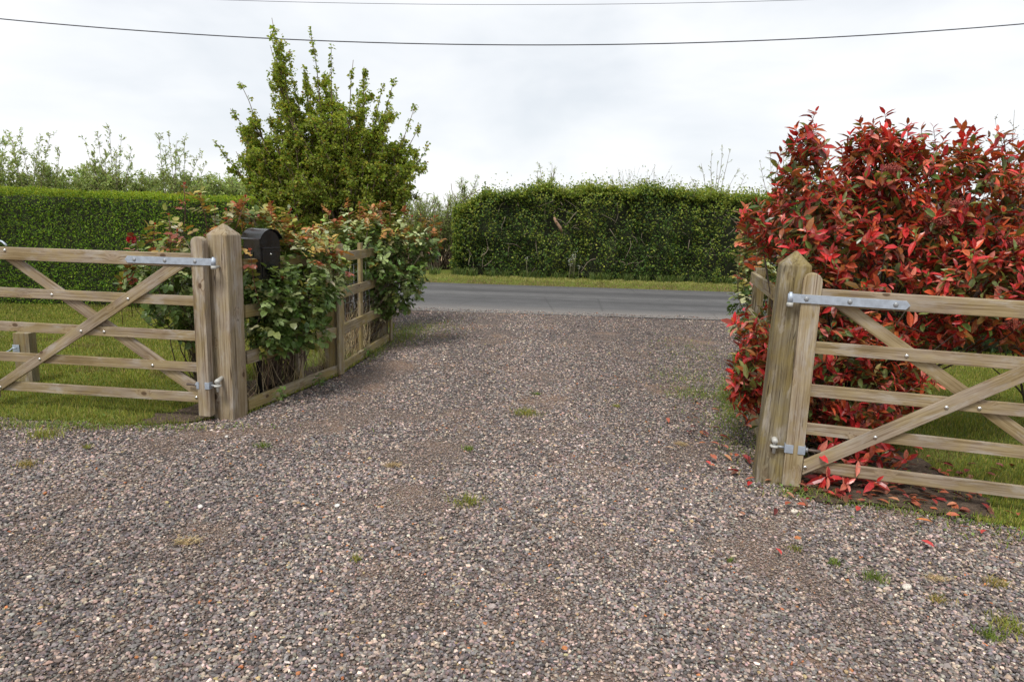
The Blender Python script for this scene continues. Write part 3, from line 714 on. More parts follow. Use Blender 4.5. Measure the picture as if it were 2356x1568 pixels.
# ------------------------------------------------------------------ mailbox
def mailbox():
    base = Vector((-2.085, 5.66, 0)); root = empty('mailbox', base, 'black metal mailbox with an arched lid, half hidden among rose leaves', 'mailbox')
    a = R_(-33)    # direction the front (arched gable) faces
    X = Vector((math.cos(a), math.sin(a), 0)); Yv = Vector((-math.sin(a), math.cos(a), 0))
    Mx = Matrix((Yv, Vector((0, 0, 1)), X)).transposed().to_4x4()   # local x=width, y=up, z=front
    Mx.translation = base + Vector((0, 0, 1.385))
    Wb, Lb = 0.098, 0.105
    # body: gable outline with an arched head
    arc = [(Wb * math.cos(t), 0.006 + 0.070 * math.sin(t)) for t in np.linspace(0, math.pi, 11)]
    bm = prism_bm([(-Wb, -0.32), (Wb, -0.32)] + arc, -Lb, Lb, 0.003)
    body = link('body', bmdone(bm, 'body'), M_BLACK, root, Mx)
    # roof: curved sheet with flared eaves
    prof = []
    for t in np.linspace(-1, 1, 41):
        x = t * 0.125; y = 0.008 + 0.074 * max(0.0, math.cos(min(1, abs(t) / 0.82) * math.pi / 2)) ** 0.62
        if abs(t) > 0.82: y -= 0.012 * (abs(t) - 0.82) / 0.18
        prof.append((x, y))
    bm = bmesh.new(); th_ = 0.005
    up = [[bm.verts.new((x, y + th_, z)) for x, y in prof] for z in (-0.125, 0.13)]
    dn = [[bm.verts.new((x, y, z)) for x, y in prof] for z in (-0.125, 0.13)]
    for i in range(len(prof) - 1):
        bm.faces.new((up[0][i], up[0][i + 1], up[1][i + 1], up[1][i])); bm.faces.new((dn[0][i], dn[1][i], dn[1][i + 1], dn[0][i + 1]))
        for k in (0, 1): bm.faces.new((up[k][i], dn[k][i], dn[k][i + 1], up[k][i + 1]))
    for i in (0, len(prof) - 1): bm.faces.new((up[0][i], up[1][i], dn[1][i], dn[0][i]))
    link('lid', bmdone(bm, 'lid'), M_BLACK, root, Mx)
    bm = prism_bm([(-0.078, -0.30), (0.078, -0.30), (0.078, -0.085), (-0.078, -0.085)], Lb + 0.001, Lb + 0.008, 0.002)
    door = link('door', bmdone(bm, 'door'), M_BLACK, root, Mx)
    bm = prism_bm([(-0.084, -0.078), (0.084, -0.078), (0.084, -0.062), (-0.084, -0.062)], Lb + 0.001, Lb + 0.016, 0.003)
    link('slot_flap', bmdone(bm, 'slot_flap'), M_BLACK, root, Mx)
    bm = bmesh.new(); bmesh.ops.create_uvsphere(bm, u_segments=12, v_segments=8, radius=0.009)
    sub('lock', bmdone(bm, 'lock', True), M_CHROME, door, Mx @ Matrix.Translation((0.0, -0.118, Lb + 0.008)))
    pipe('support_pole', [tuple(base + Vector((-0.08, 0.06, q))) for q in (-0.02, 0.5, 1.02)], 0.022, M_BLACK, root, 10)
mailbox()

# ------------------------------------------------------------------ cables
def cable(name, pts, Y, r, label, xs):
    c = np.polyfit([p[0] for p in pts], [p[1] for p in pts], 2)
    x = np.linspace(*xs, 90); P = np.stack([x, np.full_like(x, Y) + 0 * x, np.polyval(c, x)], -1)
    o = pipe(name, P, r, M_CABLE, None, 6); tag(o, label, 'cable')
cable('overhead_cable', [(-10.08, 5.122), (-5.89, 4.924), (-0.419, 4.946), (5.027, 5.19), (9.622, 5.619)], 14.0, 0.0105, 'thick dark overhead cable sagging across the whole sky', (-26, 24))
cable('overhead_wire', [(-6.19, 5.872), (-0.47, 5.951), (5.753, 6.229)], 15.0, 0.0045, 'thin faint wire at the very top of the sky', (-26, 24))

# ------------------------------------------------------------------ plant helpers
def blob_pts(blobs, n, shell=(0.75, 1.02), inner=0.72, zmin=0.03):
    B = np.array(blobs, float); area = (B[:, 3] * B[:, 4] + B[:, 4] * B[:, 5] + B[:, 3] * B[:, 5]); pr = area / area.sum()
    Ps, Ns = [], []; got = 0
    while got < n:
        m = n * 2; k = rng.choice(len(B), m, p=pr); d = rand_dir(m)
        lump = 1 + 0.10 * vn(B[k, :3] + d * B[k, 3:6], 4.0, 8)
        s = rng.uniform(*shell, (m, 1)) * lump[:, None]
        P = B[k, :3] + d * B[k, 3:6] * s; Nn = nrm(d / B[k, 3:6])
        ok = P[:, 2] > zmin
        for b in B:
            q = (((P - b[:3]) / b[3:6]) ** 2).sum(1); ok &= q > inner ** 2 * (1 if True else 0)
        P, Nn = P[ok], Nn[ok]; Ps.append(P); Ns.append(Nn); got += len(P)
        inner *= 0.97
    return np.concatenate(Ps)[:n], np.concatenate(Ns)[:n]
def fill_pts(blobs, n, zmin=0.05):
    B = np.array(blobs, float); v = B[:, 3] * B[:, 4] * B[:, 5]
    k = rng.choice(len(B), n, p=v / v.sum()); d = rand_dir(n) * rng.random((n, 1)) ** (1 / 3) * 0.95
    P = B[k, :3] + d * B[k, 3:6]; P[:, 2] = np.maximum(P[:, 2], zmin); return P
def stems_to(targets, bases, r0, r1, k=7, bend=0.10, lift=0.25):
    """curved stems from the nearest-ish base to the targets"""
    B = np.array(bases, float); T = np.asarray(targets, float); n = len(T)
    d = np.linalg.norm(T[:, None, :2] - B[None, :, :2], axis=2); i = d.argmin(1); p0 = B[i] + rng.normal(0, 0.04, (n, 3)) * [1, 1, 0]
    t = np.linspace(0, 1, k)[None, :, None]
    mid = p0 * 0.5 + T * 0.5; mid[:, :2] = p0[:, :2] * 0.68 + T[:, :2] * 0.32; mid[:, 2] += lift * 0.3 * (T[:, 2] - p0[:, 2])
    P = p0[:, None] * (1 - t) ** 2 + 2 * mid[:, None] * t * (1 - t) + T[:, None] * t ** 2
    P += (rand_dir(n)[:, None, :] * np.sin(np.pi * 2 * t) * bend * 0.3 * np.linalg.norm(T - p0, axis=1)[:, None, None])
    Rr = r0 + (r1 - r0) * np.linspace(0, 1, k)[None, :] ** 0.7 * np.ones((n, 1))
    return P, Rr
def along(P0, P1, m, t0=0.1, t1=1.0):
    t = (t0 + (t1 - t0) * (np.arange(m) + rng.random((len(P0), m)) * 0.6) / m)[..., None]
    Q = P0[:, None] * (1 - t) + P1[:, None] * t
    return Q.reshape(-1, 3), np.repeat(nrm(P1 - P0), m, 0), t.reshape(-1)
UP = np.array([0, 0, 1.0])

# ------------------------------------------------------------------ photinia (red shrub)
def rosettes(P, A, k, L, asp, cols, wts, jit, spread=(30, 118), lift=0.25):
    n = len(P); az0 = rng.uniform(0, 6.28, n)
    U = perp(A); Vv = np.cross(A, U); out = []
    for j in range(k):
        a = az0 + j * 2.39996 + rng.normal(0, 0.5, n); e = np.radians(spread[0] + (spread[1] - spread[0]) * (j / max(1, k - 1)) + rng.normal(0, 12, n))
        rad = np.cos(a)[:, None] * U + np.sin(a)[:, None] * Vv
        D = nrm(A * np.cos(e)[:, None] + rad * np.sin(e)[:, None] + UP * 0.12)
        Nn = nrm(A * np.sin(e)[:, None] - rad * np.cos(e)[:, None] + UP * lift)
        l = L * rng.uniform(0.5, 1.2, n) * (0.65 + 0.4 * j / k)
        keep = rng.random(n) < 0.9
        c = palette(n, cols, wts, jit)
        out.append(leaves((P - A * 0.008 * j)[keep], D[keep], Nn[keep], l[keep], (l * asp * rng.uniform(0.85, 1.15, n))[keep], c[keep], 'oval', 0.16, 0.16))
    return out
RED = [(0.66, 0.05, 0.05), (0.48, 0.032, 0.032), (0.62, 0.125, 0.05), (0.32, 0.03, 0.022), (0.66, 0.20, 0.15), (0.22, 0.12, 0.03), (0.19, 0.24, 0.06), (0.34, 0.10, 0.03)]
REDW = [2.8, 2.6, 2.4, 1.5, 1.2, 0.9, 1.0, 1.6]
OLD = [(0.10, 0.14, 0.035), (0.17, 0.20, 0.06), (0.26, 0.045, 0.025), (0.32, 0.13, 0.04), (0.10, 0.05, 0.025), (0.24, 0.28, 0.09), (0.45, 0.34, 0.14)]
OLDW = [2, 1.8, 2.6, 1.5, 1.4, 0.7, 0.2]
pb = [(2.14, 5.10, 1.48, .32, .48, .62), (2.04, 5.02, 2.08, .15, .2, .28), (2.3, 5.1, 1.4, .4, .4, .5), (2.68, 5.25, 1.70, .36, .48, .66), (2.64, 5.2, 2.10, .25, .26, .24), (2.98, 5.2, 1.68, .42, .5, .60), (3.28, 5.1, 1.80, .30, .42, .54),
      (3.8, 5.2, 1.50, .5, .6, .62), (4.3, 5.4, 1.4, .6, .6, .7), (2.9, 5.3, 1.25, .95, .7, .62), (2.13, 4.85, .92, .36, .42, .62), (1.76, 4.95, .88, .15, .24, .20), (1.70, 4.74, .62, .13, .18, .18), (1.74, 4.9, .42, .11, .2, .15), (2.62, 4.9, .62, .34, .4, .44), (2.45, 4.62, .32, .3, .3, .30), (1.87, 5.3, 1.66, .14, .2, .18),
      (2.28, 4.55, .50, .32, .30, .42), (3.25, 4.75, 1.25, .5, .4, .36)]
root = empty('red_shrub', (2.4, 5.0, 0), 'tall shrub of glossy red leaves behind the right gate and post', 'shrub')
Pn, Nn_ = blob_pts(pb, 1500, (0.80, 1.12), 0.76)
cut = lambda P: ~((P[:, 0] < xfr(P[:, 1]) + .16) & (P[:, 2] > .98) & (P[:, 2] < 1.42) & (P[:, 1] < 6.8)) & ~((P[:, 0] < 1.95) & (P[:, 2] < 1.5) & (P[:, 1] < 4.62))
kc = cut(Pn); Pn, Nn_ = Pn[kc], Nn_[kc]
Ax = nrm(Nn_ * 0.65 + UP * 0.6 + rand_dir(len(Pn)) * 0.75)
tp = np.where((Pn[:, 2] > 1.85) & (Nn_[:, 2] > .35))[0]; tp = rng.choice(tp, min(60, len(tp)), replace=False)
off = nrm(UP + rand_dir(60)[:len(tp)] * .45) * rng.uniform(.05, .17, (len(tp), 1)); Pn = np.concatenate([Pn, Pn[tp] + off]); Ax = np.concatenate([Ax, nrm(off + UP * .02)])
sets = rosettes(Pn, Ax, 6, 0.106, 0.39, RED, REDW, 0.26)
Pc = np.array([(2.00, 4.03, .10), (2.10, 4.0, .07), (2.18, 4.05, .20), (1.95, 4.10, .22), (2.26, 3.98, .10), (2.3, 4.12, .3), (2.5, 4.1, .2), (2.03, 4.16, .17), (2.10, 4.22, .26), (2.22, 4.12, .12), (2.02, 4.28, .32), (2.33, 4.2, .22), (2.16, 4.3, .42), (2.4, 4.35, .35), (2.0, 4.12, .06), (2.12, 4.08, .08), (1.97, 4.45, .6), (2.5, 4.4, .5)])
sets += rosettes(Pc, nrm(UP * 0.5 + np.array([0, -1, 0]) + rand_dir(len(Pc)) * 0.4), 7, 0.125, 0.36, RED[:5], REDW[:5], 0.15)
Pi, Ni = blob_pts(pb, 1150, (0.40, 0.92), 0.36); kc = cut(Pi); Pi, Ni = Pi[kc], Ni[kc]
sets += rosettes(Pi, nrm(Ni * 0.5 + UP * 0.5 + rand_dir(len(Pi)) * 0.7), 7, 0.10, 0.40, OLD, OLDW, 0.2, (50, 120))
# leaves along the shoots
P1 = Pn; P0 = Pn - Ax * rng.uniform(0.12, 0.24, (len(Pn), 1))
Q, Dd, tt = along(P0, P1, 5, 0.0, 0.85)
rad = perp(Dd); D = nrm(Dd * 0.45 + rad * 0.9); 
c = np.where((rng.random(len(Q)) < 0.55)[:, None], palette(len(Q), RED[1:], REDW[1:], 0.2), palette(len(Q), OLD, OLDW, 0.2))
l = rng.uniform(0.08, 0.12, len(Q)); sets.append(leaves(Q, D, nrm(Dd * 0.6 + UP * 0.6 + rand_dir(len(Q)) * .5), l, l * 0.41, c, 'oval', 0.15, 0.2))
link('foliage', leafmesh('foliage', sets), M_PHOT, root)
bases = [(4.35, 5.4, 0), (2.85, 5.2, 0), (2.25, 4.85, 0), (2.4, 5.05, 0), (2.15, 5.1, 0), (2.55, 4.95, 0), (2.3, 5.2, 0)]
T = np.concatenate([P0[rng.choice(len(P0), 150, replace=False)], Pc[:10] - np.array([0, -.05, .02])])
Ps, Rs = stems_to(T, bases, 0.012, 0.003, 8, 0.15)
V, lo, st = tube_batch(Ps, Rs, 5)
big_t = fill_pts(pb[:10], 9); big_t[:, 2] = np.maximum(big_t[:, 2], 1.3)
Ps2, Rs2 = stems_to(big_t, bases, 0.028, 0.010, 8, 0.12)
m2 = tube_batch(Ps2, Rs2, 8)
V, lo, st = merge((V, lo, st), m2)
link('stems', npmesh('stems', V, lo, st, None, True), mat_plain('dark bark', (0.075, 0.055, 0.04), 0.9, nzs=60, amp=(0.6, 1.4), bmp=0.5), root)
V, lo, st = tube_batch(np.stack([P0, (P0 + P1) / 2, P1], 1), np.full((len(P0), 3), 0.0022), 4)
link('shoots', npmesh('shoots', V, lo, st, None, True), M_REDSTEM, root)
for cx, cy, cz in ((2.98, 4.72, 1.80), (3.28, 4.45, 1.02), (2.88, 4.72, 1.68), (2.55, 4.80, 2.02), (3.35, 4.6, 1.55)):
    n = 260; A = nrm(rand_dir(n) * [1, 1, .7] + [0, -.2, .5]); rr = rng.uniform(0.02, 0.062, n)
    P = np.array([cx, cy, cz]) + A * rr[:, None] * [1.3, 1.0, 0.8]
    V, lo, st, C = stones(P[:, 0], P[:, 1], P[:, 2], rng.uniform(0.004, 0.008, n), palette(n, [(0.36, 0.09, 0.07), (0.45, 0.16, 0.12), (0.25, 0.04, 0.04)], [2, 1, 1], 0.2), (0.8, 1.1))
    tb = tube_batch(np.stack([np.broadcast_to([cx, cy, cz - .03], (60, 3)), P[:60] * .5 + np.array([cx, cy, cz]) * .5, P[:60]], 1), np.full((60, 3), 0.0012), 3)
    V2, l2, s2 = merge((V, lo, st), tb); C2 = np.concatenate([C, np.broadcast_to([0.25, 0.05, 0.04], (len(tb[0]), 3))])
    link('flower_cluster', npmesh('flower_cluster', V2, l2, s2, C2), M_DRY, root)

# ------------------------------------------------------------------ roses
RG = [(0.085, 0.14, 0.028), (0.13, 0.195, 0.045), (0.185, 0.245, 0.07), (0.26, 0.31, 0.12), (0.29, 0.27, 0.05), (0.42, 0.43, 0.24)]
RGW = [3, 3, 2.0, 1.0, 0.5, 0.35]
RB = [(0.40, 0.19, 0.06), (0.42, 0.13, 0.06), (0.38, 0.28, 0.07), (0.32, 0.08, 0.045), (0.30, 0.33, 0.08), (0.36, 0.39, 0.17), (0.46, 0.49, 0.29)]
RBW = [1.9, 1.0, 1.9, 0.6, 1.6, 1.8, .9]
def rose(loc, blobs, n, bases, label, topz, tips, group='rose bushes', flowers=(), L=0.053, prune=None, density=1.0, stem_n=60):
    root = empty('rose_bush', loc, label, 'rose bush', group)
    P, Nn = blob_pts(blobs, int(n * 1.35), (0.78, 1.12), 0.76)
    Pi, Ni = blob_pts(blobs, int(n * 0.7), (0.35, 0.85), 0.3)
    if prune is not None: kk = prune(P); P, Nn = P[kk], Nn[kk]; kk = prune(Pi); Pi, Ni = Pi[kk], Ni[kk]
    tips = np.array(tips, float).reshape(-1, 3)
    sets = []
    def sprays(P, A, new):
        # each node carries a compound leaf: three to five leaflets
        az = perp(A); D0 = nrm(A * 0.5 + az * 0.8 + UP * 0.1)
        c0 = np.where(new[:, None], palette(len(P), RB, RBW, 0.22), palette(len(P), RG, RGW, 0.22))
        Nf = nrm(UP * 0.8 + A * 0.5 + rand_dir(len(P)) * 0.45)
        S = nrm(np.cross(D0, Nf))
        ln = L * rng.uniform(0.6, 1.3, len(P)); pet = P + D0 * ln[:, None] * 1.1
        for off, dirv, sc_ in ((1.25, D0, 1.1), (0.85, nrm(D0 * 0.45 + S), 1.0), (0.85, nrm(D0 * 0.45 - S), 1.0), (0.25, nrm(D0 * 0.35 + S), 0.8), (0.25, nrm(D0 * 0.35 - S), 0.8)):
            k = rng.random(len(P)) < 0.9
            l = ln * sc_
            cc = c0 * (1 + rng.normal(0, 0.10, (len(P), 1)))
            sets.append(leaves((P + D0 * (ln * off)[:, None])[k], dirv[k], nrm(Nf + rand_dir(len(P)) * 0.3)[k], l[k], (l * 0.78)[k], np.clip(cc, 0.01, .8)[k], 'round', 0.12, 0.22))
        return P
    def isnew(P): return (P[:, 2] + rng.normal(0, 0.10, len(P)) + 0.10 * vn(P, 5, 11)) > topz
    sprays(P, nrm(Nn * 0.8 + UP * 0.35 + rand_dir(len(P)) * 0.4), isnew(P))
    sprays(Pi, nrm(Ni * 0.6 + rand_dir(len(Pi)) * 0.7), np.zeros(len(Pi), bool))
    # upright new shoots at the top
    if len(tips):
        b0 = tips - np.stack([rng.normal(0, .03, len(tips)), rng.normal(0, .03, len(tips)), rng.uniform(.16, .30, len(tips))], 1)
        Q, Dd, t = along(b0, tips, 6, 0.15, 1.0)
        sprays(Q, nrm(Dd * 0.6 + rand_dir(len(Q)) * 0.5), np.ones(len(Q), bool))
        # red pointed young leaves at the very tip
        for j in range(5):
            A = nrm(UP + rand_dir(len(tips)) * 0.6); sets.append(leaves(tips, A, perp(A), rng.uniform(.02, .035, len(tips)), 0.012, palette(len(tips), [(0.38, 0.03, 0.03), (0.42, 0.10, 0.05)], [1, 1]), 'oval', 0.2, 0.2))
        tb = tube_batch(curve_paths(b0 - [0, 0, .12], tips, 5, 0.04), np.full((len(tips), 5), 0.003), 4)
        link('young_shoots', npmesh('young_shoots', *tb, None, True), M_REDSTEM, root)
    link('foliage', leafmesh('foliage', sets), M_ROSE, root)
    T = np.concatenate([Pi[:stem_n], P[:stem_n]])
    Ps, Rs = stems_to(T, bases, 0.007, 0.0025, 8, 0.3)
    link('canes', tube_mesh('canes', Ps, Rs, 5), M_BARK, root)
    for (x, y, z, r) in flowers:
        nP = 26; A = nrm(rand_dir(nP) + UP * 0.8); P = np.array([x, y, z]) + A * r * 0.25
        o = leafmesh('flower', [leaves(P, A, perp(A), r * rng.uniform(.8, 1.2, nP), r * 1.3, palette(nP, [(0.50, 0.02, 0.035), (0.55, 0.10, 0.10)], [3, 1], .15), 'round', 0.3, -0.3)])
        link('flower', o, M_ROSE, root)
    return root
rose((-2.75, 5.95, 0), [(-2.72, 5.85, 1.05, .36, .38, .36), (-3.02, 5.85, 1.0, .26, .25, .25), (-2.55, 5.85, .78, .32, .3, .30), (-2.85, 6.0, .70, .28, .25, .22)], 330, [(-2.62, 6.0, 0), (-2.8, 6.1, 0)],
     'rose bush with bronze new shoots rising behind the left gate post', 1.18,
     [(-2.72, 5.7, 1.80), (-2.62, 5.75, 1.72), (-2.86, 5.7, 1.55), (-2.98, 5.7, 1.47), (-2.52, 5.8, 1.62), (-3.15, 5.7, 1.35), (-2.8, 5.7, 1.42), (-2.42, 5.8, 1.60), (-3.22, 5.75, 1.15), (-3.35, 5.8, 0.95), (-3.3, 5.75, 1.0)],
     flowers=[(-3.14, 5.62, 1.34, .030)], density=1)
rose((-2.05, 6.0, 0), [(-2.15, 5.95, 1.15, .34, .36, .36), (-1.93, 6.05, 1.02, .32, .42, .36), (-1.85, 6.35, 1.05, .27, .35, .32), (-1.98, 5.85, .78, .24, .30, .32), (-2.35, 6.1, 1.35, .28, .3, .26), (-1.88, 5.98, .62, .18, .22, .17), (-2.04, 5.64, .84, .17, .20, .36), (-2.06, 5.75, .55, .14, .2, .16)], 820, [(-2.2, 6.1, 0), (-2.05, 6.3, 0)],
     'rose bush spilling over the left rail fence below the mailbox', 1.20,
     [(-2.3, 5.9, 1.72), (-2.15, 6.1, 1.68), (-2.02, 6.2, 1.62), (-1.85, 6.3, 1.48), (-1.72, 6.4, 1.35), (-1.66, 6.25, 1.30), (-1.95, 6.4, 1.45), (-2.4, 6.0, 1.65), (-1.68, 6.3, 1.30), (-2.1, 6.4, 1.6), (-2.09, 5.42, 1.30)],
     flowers=[(-1.70, 5.98, 1.16, .02), (-2.03, 5.62, .55, .017)],
     prune=lambda P: ~((P[:, 0] < -1.80) & (P[:, 1] < 5.98) & (P[:, 2] > 1.17)) & ~((P[:, 1] > 6.6) & (P[:, 0] > -2.0)))
rose((-1.75, 8.35, 0), [(-1.78, 8.30, 1.22, .55, .45, .36), (-1.50, 8.35, 1.05, .40, .38, .40), (-1.48, 8.55, .72, .26, .28, .30), (-1.22, 8.5, 1.26, .26, .3, .24), (-2.15, 8.1, 1.15, .3, .35, .28), (-1.62, 8.3, .55, .17, .2, .2)], 760, [(-1.85, 8.5, 0), (-1.95, 8.2, 0)],
     'large rose bush at the road end of the left rail fence', 1.32,
     [(-2.15, 8.0, 1.62), (-2.0, 8.2, 1.72), (-1.85, 8.2, 1.74), (-1.7, 8.3, 1.70), (-1.5, 8.3, 1.74), (-1.35, 8.4, 1.68), (-1.15, 8.4, 1.62), (-1.0, 8.5, 1.60), (-.92, 8.5, 1.45), (-1.6, 8.2, 1.76), (-2.25, 8.0, 1.5), (-1.25, 8.3, 1.60)], stem_n=80)
rose((2.56, 7.5, 0), [(2.60, 7.5, 1.05, .17, .2, .38), (2.66, 7.5, .65, .2, .2, .32)], 130, [(2.66, 7.5, 0)],
     'small bronze leaved rose by the road, left of the red shrub', 0.95,
     [(2.46, 7.5, 1.52), (2.55, 7.5, 1.42), (2.64, 7.5, 1.36), (2.44, 7.45, 1.2)], stem_n=12)

# ------------------------------------------------------------------ small tree behind the left fence
def tree():
    base = np.array([-2.45, 9.6, 0.0])
    root = empty('hawthorn_tree', tuple(base), 'small bushy green tree with long upright shoots behind the rose bushes', 'tree')
    tips = [(-3.17, 4.02, 1), (-2.69, 3.93, 1), (-2.40, 3.70, 1), (-3.47, 3.84, 1), (-3.63, 3.23, 1), (-3.97, 3.03, 1), (-4.0, 2.78, 1), (-3.98, 2.52, 1), (-1.62, 3.31, 1), (-1.23, 2.64, 1), (-1.33, 2.9, 1), (-1.8, 3.3, 1), (-2.15, 3.55, 1), (-2.02, 3.5, 1),
            (-3.0, 3.6, 1), (-2.85, 3.5, 1), (-3.35, 3.3, 1), (-3.5, 2.8, 1), (-1.45, 3.1, 1), (-1.35, 2.2, 1), (-1.4, 1.9, 1), (-3.6, 2.4, 1), (-3.3, 2.1, 1), (-3.1, 1.7, 1), (-3.75, 2.7, 1), (-2.55, 3.3, 1)]
    T = []
    for x, z, _ in tips: T.append((x, 9.6 + rng.uniform(-.5, .5), z))
    for x, z, _ in tips * 2:
        f = rng.uniform(.72, .95); T.append((-2.5 + (x + 2.5) * f * rng.uniform(.85, 1.12), 9.6 + rng.uniform(-.6, .6), 1.1 + (z - 1.1) * f))
    # inner limbs
    for i in range(150):
        a = rng.uniform(0, 6.28); r = rng.uniform(.15, 1) ** .6
        x = -2.45 + 1.12 * r * math.cos(a) - 0.08; y = 9.6 + 0.95 * r * math.sin(a)
        zt = 3.25 - 1.0 * (abs(x + 2.55) / 1.1) ** 1.8 - 0.35 * abs(y - 9.6)
        T.append((x, y, 1.0 + (max(1.3, zt) - 1.0) * rng.random() ** .75))
    T = np.array(T); n = len(T); nt_ = len(tips)
    # limbs start along a short multi-stemmed trunk
    z0 = rng.uniform(0.35, 1.25, n); z0 = np.minimum(z0, T[:, 2] - 0.5); z0 = np.maximum(z0, 0.25)
    P0 = np.stack([base[0] + rng.normal(0, .10, n) + (T[:, 0] - base[0]) * 0.10, base[1] + rng.normal(0, .10, n), z0], 1)
    k = 12; t = np.linspace(0, 1, k)[None, :, None]
    mid = P0 * 0.5 + T * 0.5; mid[:, 0] += (T[:, 0] - P0[:, 0]) * 0.12 * rng.uniform(-1, 1.6, n); mid += rng.normal(0, .06, (n, 3))
    limbs = P0[:, None] * (1 - t) ** 2 + 2 * mid[:, None] * t * (1 - t) + T[:, None] * t ** 2
    limbs += rand_dir(n)[:, None] * np.sin(np.pi * 2.3 * t) * 0.05 + rand_dir(n)[:, None] * np.sin(np.pi * 5 * t) * 0.018
    # side branches fork off the limbs
    L2, idx2 = [], []
    for i in range(n):
        Ln = np.linalg.norm(T[i] - P0[i]); m = int(3 + Ln * (3.5 if i < 3 * nt_ else 1.8)); q = rng.integers(3, k - (3 if i < nt_ else 1), m)
        st_ = limbs[i, q]; dl = nrm(limbs[i, np.minimum(q + 1, k - 1)] - st_); d = nrm(dl * .75 + rand_dir(m) * .7 + UP * .15)
        en = st_ + d * (rng.uniform(.16, .62, m) * (1.14 - .9 * q / k))[:, None]
        tq = np.linspace(0, 1, k)[None, :, None]; br = st_[:, None] * (1 - tq) + en[:, None] * tq + (rand_dir(m)[:, None] * .03 + UP * .04) * np.sin(np.pi * tq)
        L2.append(br)
    L2 = np.concatenate(L2); limbs = np.concatenate([limbs, L2]); P0 = limbs[:, 0]; n0 = n; T = limbs[:, -1]; n = len(limbs)
    rad = 0.020 * (1 - t[..., 0]) ** 1.2 + 0.0035; rad = np.repeat(rad, n, 0); rad[n0:] *= .4
    tb1 = tube_batch(limbs, rad, 5)
    # trunk stems
    tr = []
    for i in range(6):
        dx, dy = rng.normal(0, .09, 2); tr.append([base + [dx * .5, dy * .5, -.05], base + [dx, dy, .5], base + [dx * 2.4, dy * 2.4, 1.2], base + [dx * 4, dy * 4, 2.0]])
    tbt = tube_batch(np.array(tr), np.array([[.05, .042, .032, .015]] * 6), 8)
    # twigs
    tw0, tw1 = [], []
    for i in range(n):
        L = np.linalg.norm(T[i] - P0[i]); m = int((13 if i < n0 else 26) * L / 1.0) + 4
        tt = rng.uniform(0.22, 1.0, m) ** 0.8; idx = np.clip((tt * (k - 1)).astype(int), 0, k - 2); fr = tt * (k - 1) - idx
        q = limbs[i, idx] * (1 - fr[:, None]) + limbs[i, idx + 1] * fr[:, None]; dl = nrm(limbs[i, idx + 1] - limbs[i, idx])
        ln = rng.uniform(.03, .22, m) * ((1.2 - 1.02 * tt) if i < n0 else (1.1 - .75 * tt))
        d = nrm(dl * 0.42 + rand_dir(m) * 0.85 + UP * 0.10)
        tw0.append(q); tw1.append(q + d * ln[:, None])
    tw0 = np.concatenate(tw0); tw1 = np.concatenate(tw1)
    tb2 = tube_batch(np.stack([tw0, tw0 * .5 + tw1 * .5 + rand_dir(len(tw0)) * .006, tw1], 1), np.full((len(tw0), 3), .0014), 3)
    link('trunk', npmesh('trunk', *merge(tbt, tb1, tb2), None, True), M_BARK, root)
    Q, Dd, t2 = along(tw0, tw1, 9, 0.05, 1.0); Q = Q + rand_dir(len(Q)) * 0.025
    nq = len(Q); D = nrm(Dd * 0.4 + rand_dir(nq)); Nf = nrm(UP + rand_dir(nq) * 0.8)
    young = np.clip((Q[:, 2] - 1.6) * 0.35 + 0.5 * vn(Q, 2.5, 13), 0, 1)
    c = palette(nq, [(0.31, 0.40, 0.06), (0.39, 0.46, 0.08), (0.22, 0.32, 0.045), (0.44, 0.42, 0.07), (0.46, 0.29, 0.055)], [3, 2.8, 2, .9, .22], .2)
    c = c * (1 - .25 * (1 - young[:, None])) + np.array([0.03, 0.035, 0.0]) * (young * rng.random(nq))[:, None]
    l = rng.uniform(.024, .050, nq)
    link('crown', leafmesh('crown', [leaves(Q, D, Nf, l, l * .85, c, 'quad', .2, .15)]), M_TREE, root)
tree()

# ------------------------------------------------------------------ clipped hedge (left)
def box_core(name, x0, x1, y0, y1, z1, mat, root, nx=60, nz=12, amp=0.03, k=20):
    bm = bmesh.new(); bmesh.ops.create_cube(bm, size=1)
    bmesh.ops.subdivide_edges(bm, edges=bm.edges, cuts=14, use_grid_fill=True)
    me = bmdone(bm, name, True)
    V = np.empty(len(me.vertices) * 3); me.vertices.foreach_get('co', V); V = V.reshape(-1, 3)
    V = V * [x1 - x0, y1 - y0, z1] + [(x0 + x1) / 2, (y0 + y1) / 2, z1 / 2]
    V += amp * np.stack([vn(V, 1.5, k), vn(V, 1.5, k + 1), vn(V, 1.5, k + 2)], 1)
    me.vertices.foreach_set('co', V.ravel()); me.update()
    return link(name, me, mat, root)
M_CORE = mat_plain('painted inner shade', (0.022, 0.026, 0.010), 0.95, nzs=14, amp=(0.4, 1.6), bmp=0.0)  # near-black colour stands in for the shade between leaves inside the hedges
def face_pts(x0, x1, y0, y1, z0, z1, n):
    """random points on front, top, both ends of a box -> P, N"""
    A = np.array([(x1 - x0) * (z1 - z0), (x1 - x0) * (y1 - y0) * 1.3, (y1 - y0) * (z1 - z0), (y1 - y0) * (z1 - z0)])
    k = rng.choice(4, n, p=A / A.sum()); u, v = rng.random(n), rng.random(n)
    X = x0 + (x1 - x0) * u; Z = z0 + (z1 - z0) * v; Y = y0 + (y1 - y0) * v
    P = np.where((k == 0)[:, None], np.stack([X, np.full(n, y0), Z], 1), 0)
    P = np.where((k == 1)[:, None], np.stack([X, Y, np.full(n, z1)], 1), P)
    Ye = y0 + (y1 - y0) * u
    P = np.where((k == 2)[:, None], np.stack([np.full(n, x0), Ye, Z], 1), P)
    P = np.where((k == 3)[:, None], np.stack([np.full(n, x1), Ye, Z], 1), P)
    Nn = np.array([(0, -1, 0), (0, 0, 1), (-1, 0, 0), (1, 0, 0)], float)[k]
    return P, Nn, k
